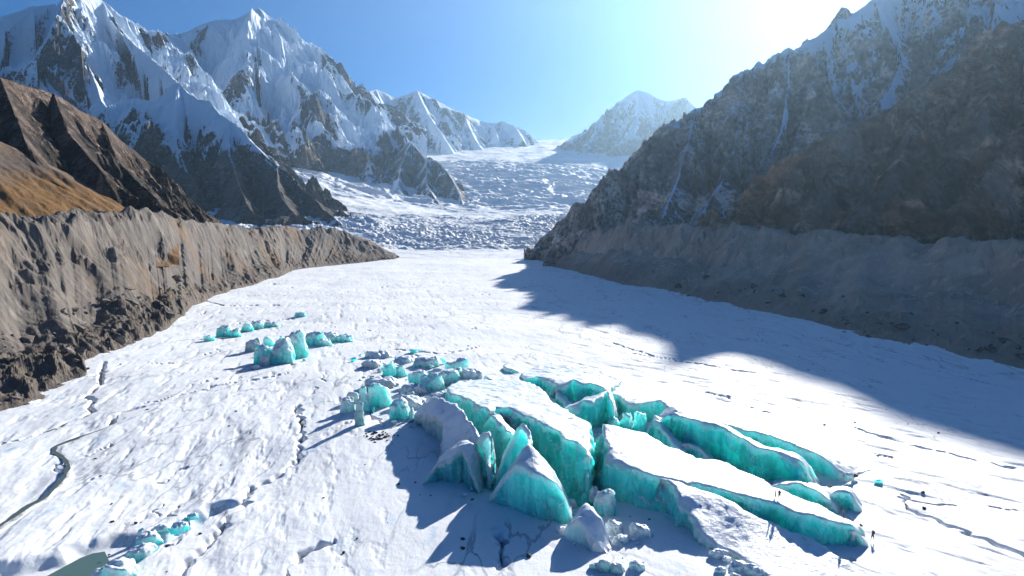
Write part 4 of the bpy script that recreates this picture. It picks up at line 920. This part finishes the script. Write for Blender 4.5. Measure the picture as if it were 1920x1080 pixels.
def put_rock(me, x, y, z, s, label, group):
    o = bpy.data.objects.new('boulder', me); COL.objects.link(o); o.location = (x, y, z + s * .25); o.scale = (s * random.uniform(.8, 1.3), s * random.uniform(.8, 1.2), s)
    o.rotation_euler = (random.uniform(-.3, .3), random.uniform(-.3, .3), random.uniform(0, 6.28)); tag(o, label, 'boulder', group)
def scatter(Gd, cnt, i0, i1, j0, j1, s0, s1, label, group):
    for _ in range(cnt):
        i = random.randint(int(Gd.shape[0] * i0), int(Gd.shape[0] * i1) - 1); j = random.randint(int(Gd.shape[1] * j0), int(Gd.shape[1] * j1) - 1)
        p = Gd[i, j]; s = s0 * (s1 / s0) ** (random.random() ** 2.2) * max(.7, math.hypot(p[0], p[1]) / 300)
        put_rock(random.choice(RM), p[0], p[1], p[2] - s * .1, s, label, group)
scatter(GL, 112, .13, .62, .07, .42, .5, 3.4, 'grey-brown boulder strewn on the foot of the left moraine', 'boulders on the left moraine')
scatter(GR, 60, .08, .7, .07, .30, .7, 2.6, 'grey boulder strewn on the foot of the shaded right moraine', 'boulders on the right moraine')
for i in range(88):
    u = random.choice([random.uniform(150, 900), random.uniform(1100, 1850)]); v = random.uniform(560, 1070)
    x, y, _ = onz(u, v)
    put_rock(random.choice(RD), x, y, gz_at(x, y), random.uniform(.12, .45), 'small dark stone lying on the white glacier surface', 'dark stones on the glacier')
for i in range(28):   # the dark rubble patch below the heap
    x, y, _ = onz(random.gauss(708, 13), random.gauss(818, 5)); put_rock(random.choice(RD), x, y, gz_at(x, y) - .05, random.uniform(.2, .6), 'dark stone in the rubble patch below the ice heap', 'dark rubble patch below the ice heap')
x, y, _ = onz(1603, 893); put_rock(RD[0], x, y, gz_at(x, y), .75, 'black rock at the tip of the rearmost ice wall', None)
x, y, _ = onz(992, 1044); put_rock(RD[1], x, y, gz_at(x, y), .55, 'single black stone in front of the pyramid block', None)

# small loose ice, each piece its own thing, four shapes shared
def chunk_mesh(seed, mt):
    rs = np.random.default_rng(seed); b2 = bmesh.new()
    for i in range(9):
        b2.verts.new((rs.uniform(-1, 1), rs.uniform(-.8, .8), rs.uniform(-.4, .9)))
    bmesh.ops.convex_hull(b2, input=b2.verts[:]); bmesh.ops.delete(b2, geom=[v for v in b2.verts if not v.link_faces], context='VERTS')
    bmesh.ops.bevel(b2, geom=b2.edges[:], offset=.06, segments=1, affect='EDGES')
    me = bpy.data.meshes.new('ice_chunk'); b2.to_mesh(me); b2.free(); me.materials.append(mt); return me
CM = [chunk_mesh(560 + i, (M_ice_white, M_ice_grey, M_ice_pale, M_ice_white, M_ice)[i % 5]) for i in range(10)]
def chunks(cnt, spots, s0, s1, label, group):
    for _ in range(cnt):
        u, v, su, sv = random.choice(spots); x, y, _z = onz(random.gauss(u, su), random.gauss(v, sv))
        s_ = s0 * (s1 / s0) ** (random.random() ** 1.8); o = bpy.data.objects.new('ice_chunk', random.choice(CM)); COL.objects.link(o)
        o.location = (x, y, gz_at(x, y) + s_ * .15); o.scale = (s_, s_, s_ * random.uniform(.6, 1)); o.rotation_euler = (random.uniform(-.4, .4), random.uniform(-.4, .4), random.uniform(0, 6.3))
        tag(o, label, 'ice chunk', group)
chunks(110, [(720, 700, 28, 14), (760, 725, 34, 14), (690, 740, 20, 20), (800, 745, 25, 8), (740, 670, 35, 6), (830, 700, 25, 10), (775, 800, 20, 6)], .4, 2.2, 'small loose ice piece lying among the heap left of the central slab', 'loose pieces in the ice heap')
chunks(60, [(1150, 1050, 26, 14), (1130, 1010, 22, 10), (1170, 1010, 20, 8), (1085, 955, 10, 8), (1290, 990, 14, 20), (900, 930, 30, 8)], .12, .7, 'small white ice piece strewn around the front boulder', 'loose pieces around the front boulder')
chunks(36, [(510, 670, 35, 12), (450, 622, 30, 6), (620, 650, 20, 5)], .25, .9, 'small ice piece scattered around the left cluster', 'loose pieces around the left cluster')
# ------------------------------------------------------------------ walkers
def person(label, u, v, jacket, trousers, z, face=0.0, stride=.18, pack=None):
    x, y, _ = onz(u, v, z)
    bm = bmesh.new(); lay = bm.verts.layers.skin.verify(); J = {}
    def P(n, *c): J[n] = bm.verts.new(c)
    P('pel', 0, 0, .95); P('wst', 0, .01, 1.10); P('chs', 0, .0, 1.34); P('nek', 0, .0, 1.50); P('hd', 0, .02, 1.60); P('hd2', 0, .025, 1.72)
    for s, k in ((-1, 'l'), (1, 'r')):
        f_ = s * stride
        P('hip' + k, s * .10, 0, .90); P('kne' + k, s * .11, .5 * f_ + .04, .50); P('ank' + k, s * .11, f_, .09); P('toe' + k, s * .12, f_ + .17, .04)
        P('sho' + k, s * .19, 0, 1.42); P('elb' + k, s * .26, -.4 * f_ - .02, 1.16); P('wri' + k, s * .24, -f_ * .9 + .06, .93)
        P('pal' + k, s * .235, -f_ * .9 + .09, .86)
        for q_ in range(4): P('f%d%s' % (q_, k), s * .235, -f_ * .9 + .065 + q_ * .022, .775 + .008 * abs(q_ - 1.4))
        P('th' + k, s * .20, -f_ * .9 + .13, .83)
    E = [('pel', 'wst'), ('wst', 'chs'), ('chs', 'nek'), ('nek', 'hd'), ('hd', 'hd2')]
    for k in 'lr': E += [('pel', 'hip' + k), ('hip' + k, 'kne' + k), ('kne' + k, 'ank' + k), ('ank' + k, 'toe' + k), ('chs', 'sho' + k), ('sho' + k, 'elb' + k), ('elb' + k, 'wri' + k), ('wri' + k, 'pal' + k), ('pal' + k, 'th' + k)] + [('pal' + k, 'f%d%s' % (q_, k)) for q_ in range(4)]
    for a, b_ in E: bm.edges.new((J[a], J[b_]))
    rad = dict(pel=.15, wst=.135, chs=.165, nek=.065, hd=.10, hd2=.085)
    for n_, v_ in J.items():
        r_ = rad.get(n_) or {'hip': .105, 'kne': .07, 'ank': .05, 'toe': .045, 'sho': .075, 'elb': .052, 'wri': .035, 'pal': .035}.get(n_[:-1], .010)
        v_[lay].radius = (r_, r_ * (.8 if n_ in ('pel', 'wst', 'chs') else 1)); v_[lay].use_root = (n_ == 'pel')
    me = bpy.data.meshes.new('tmp'); bm.to_mesh(me); bm.free()
    o = bpy.data.objects.new('tmp', me); COL.objects.link(o)
    o.modifiers.new('s', 'SKIN'); sb = o.modifiers.new('d', 'SUBSURF'); sb.levels = 1
    dg = bpy.context.evaluated_depsgraph_get(); me2 = bpy.data.meshes.new_from_object(o.evaluated_get(dg)); bpy.data.objects.remove(o)
    me2.materials.clear()
    p = link('person', me2, [simple_mat('skin', (.45, .27, .2)), simple_mat('jacket', jacket), simple_mat('trousers', trousers), simple_mat('hair', (.02, .016, .013))])
    for pl in me2.polygons:
        c = pl.center; pl.use_smooth = True
        pl.material_index = 1 if (c.z > .95 and c.z < 1.5 or (c.z > .9 and abs(c.x) > .19)) else 2 if c.z <= .95 and abs(c.x) < .19 else 0
        if c.z > 1.66 or (c.z > 1.55 and c.y < .0): pl.material_index = 3
    p.location = (x, y, z - .02); p.rotation_euler.z = face
    tag(p, label, 'person', 'walkers on the ice')
    if pack:
        b2 = bmesh.new(); bmesh.ops.create_cube(b2, size=1, matrix=__import__('mathutils').Matrix.LocRotScale(Vector((0, -.22, 1.27)), None, Vector((.30, .20, .48))))
        bmesh.ops.bevel(b2, geom=b2.edges[:], offset=.05, segments=2, affect='EDGES'); mm = bpy.data.meshes.new('backpack'); b2.to_mesh(mm); b2.free()
        link('backpack', mm, [simple_mat('pack_cloth', pack)], p)
    return p
WALK = [('person in black clothing standing on the white slab, right of a companion', 1461, 937, (.012, .012, .016), (.01, .01, .012), 5.3, 2.6, .12, (.03, .03, .04)),
        ('person in a dull red jacket standing on the white slab, left of a companion', 1454, 935, (.28, .05, .05), (.05, .04, .05), 5.3, 1.2, .10, None),
        ('person in a brown jacket walking alone on the snow beyond the slab end', 1636, 1013, (.14, .06, .03), (.03, .028, .03), .2, 1.9, .22, (.05, .03, .02)),
        ('person in grey-pink standing at the very end of the long slab', 1581, 972, (.30, .20, .20), (.10, .09, .10), 3.3, .4, .08, None)]
PEOPLE = [person(*w) for w in WALK]
bpy.context.view_layer.update()
dg = bpy.context.evaluated_depsgraph_get()
for p, w_ in zip(PEOPLE, WALK):   # stand each walker on the ice seen at the feet
    d = Vector(ray(w_[1], w_[2])); pos = None
    for k in range(40):
        d = Vector(ray(w_[1], w_[2] - k * .5)); h_ = scene.ray_cast(dg, Vector((0, 0, H)) + d * 60, d)
        if h_[0] and h_[4] not in PEOPLE and h_[2].z > .75: pos = h_[1]; break
    if pos: p.location = pos - Vector((0, 0, .03)); print(w_[0][:20], k, pos)

# ------------------------------------------------------------------ air
m = bpy.data.materials.new('haze_air'); m.use_nodes = True; nt = m.node_tree; nt.nodes.clear()
out = nt.nodes.new('ShaderNodeOutputMaterial'); pv = nt.nodes.new('ShaderNodeVolumePrincipled')
pv.inputs['Color'].default_value = (.48, .74, 1.0, 1); pv.inputs['Density'].default_value = 3.3e-5; pv.inputs['Anisotropy'].default_value = .66
nt.links.new(pv.outputs[0], out.inputs['Volume'])
bm = bmesh.new(); bmesh.ops.create_cube(bm, size=1); me = bpy.data.meshes.new('haze'); bm.to_mesh(me); bm.free()
zt = 2250; hz = link('haze', me, [m]); hz.location = (0, 2900, (zt - 60) / 2); hz.scale = (9000, 8800, zt + 60); tag(hz, 'thin blue mountain air filling the valley', None, None, 'stuff')

# ------------------------------------------------------------------ sky, sun, camera
w = bpy.data.worlds.new('World'); scene.world = w; w.use_nodes = True; nt = w.node_tree
bg = nt.nodes['Background']; sky = nt.nodes.new('ShaderNodeTexSky'); sky.sky_type = 'NISHITA'; sky.sun_disc = False
sky.sun_elevation = SUN_EL; sky.sun_rotation = SUN_AZ; sky.altitude = 2500; sky.air_density = .9; sky.dust_density = .5; sky.ozone_density = 4.0
hs = nt.nodes.new('ShaderNodeHueSaturation'); hs.inputs['Saturation'].default_value = 1.4
nt.links.new(sky.outputs[0], hs.inputs['Color']); tm = nt.nodes.new('ShaderNodeMix'); tm.data_type = 'RGBA'; tm.blend_type = 'MULTIPLY'; tm.inputs[0].default_value = 1; tm.inputs[7].default_value = (.60, .80, .92, 1)
nt.links.new(hs.outputs[0], tm.inputs[6])
bwn = nt.nodes.new('ShaderNodeRGBToBW'); nt.links.new(sky.outputs[0], bwn.inputs[0]); mrn = nt.nodes.new('ShaderNodeMapRange'); mrn.interpolation_type = 'SMOOTHSTEP'
nt.links.new(bwn.outputs[0], mrn.inputs[0]); mrn.inputs[1].default_value = 2.5; mrn.inputs[2].default_value = 7.5
m2 = nt.nodes.new('ShaderNodeMix'); m2.data_type = 'RGBA'; nt.links.new(mrn.outputs[0], m2.inputs[0]); nt.links.new(tm.outputs[2], m2.inputs[6]); nt.links.new(sky.outputs[0], m2.inputs[7])
nt.links.new(m2.outputs[2], bg.inputs[0]); bg.inputs[1].default_value = .05
sl = bpy.data.lights.new('sun', 'SUN'); sl.energy = 5.0; sl.angle = R(.5); sl.color = (1, .95, .87)
so = bpy.data.objects.new('sun', sl); COL.objects.link(so); so.location = (0, 0, 300)
sd = Vector((math.sin(SUN_AZ) * math.cos(SUN_EL), math.cos(SUN_AZ) * math.cos(SUN_EL), math.sin(SUN_EL)))
so.rotation_euler = sd.to_track_quat('Z', 'Y').to_euler()
cam = bpy.data.cameras.new('camera'); cam.sensor_width = 36; cam.lens = F / 1920 * 36; cam.clip_end = 60000; cam.clip_start = 1
cob = bpy.data.objects.new('camera', cam); COL.objects.link(cob); cob.location = (0, 0, H); cob.rotation_euler = (R(90) - PITCH, 0, 0)
scene.camera = cob
scene.view_settings.view_transform = 'Standard'; scene.view_settings.look = 'None'; scene.view_settings.gamma = 1; scene.view_settings.exposure = 1.0
scene.cycles.max_bounces = 8; scene.cycles.diffuse_bounces = 3; scene.cycles.volume_bounces = 1
print('done', time.time() - T0)
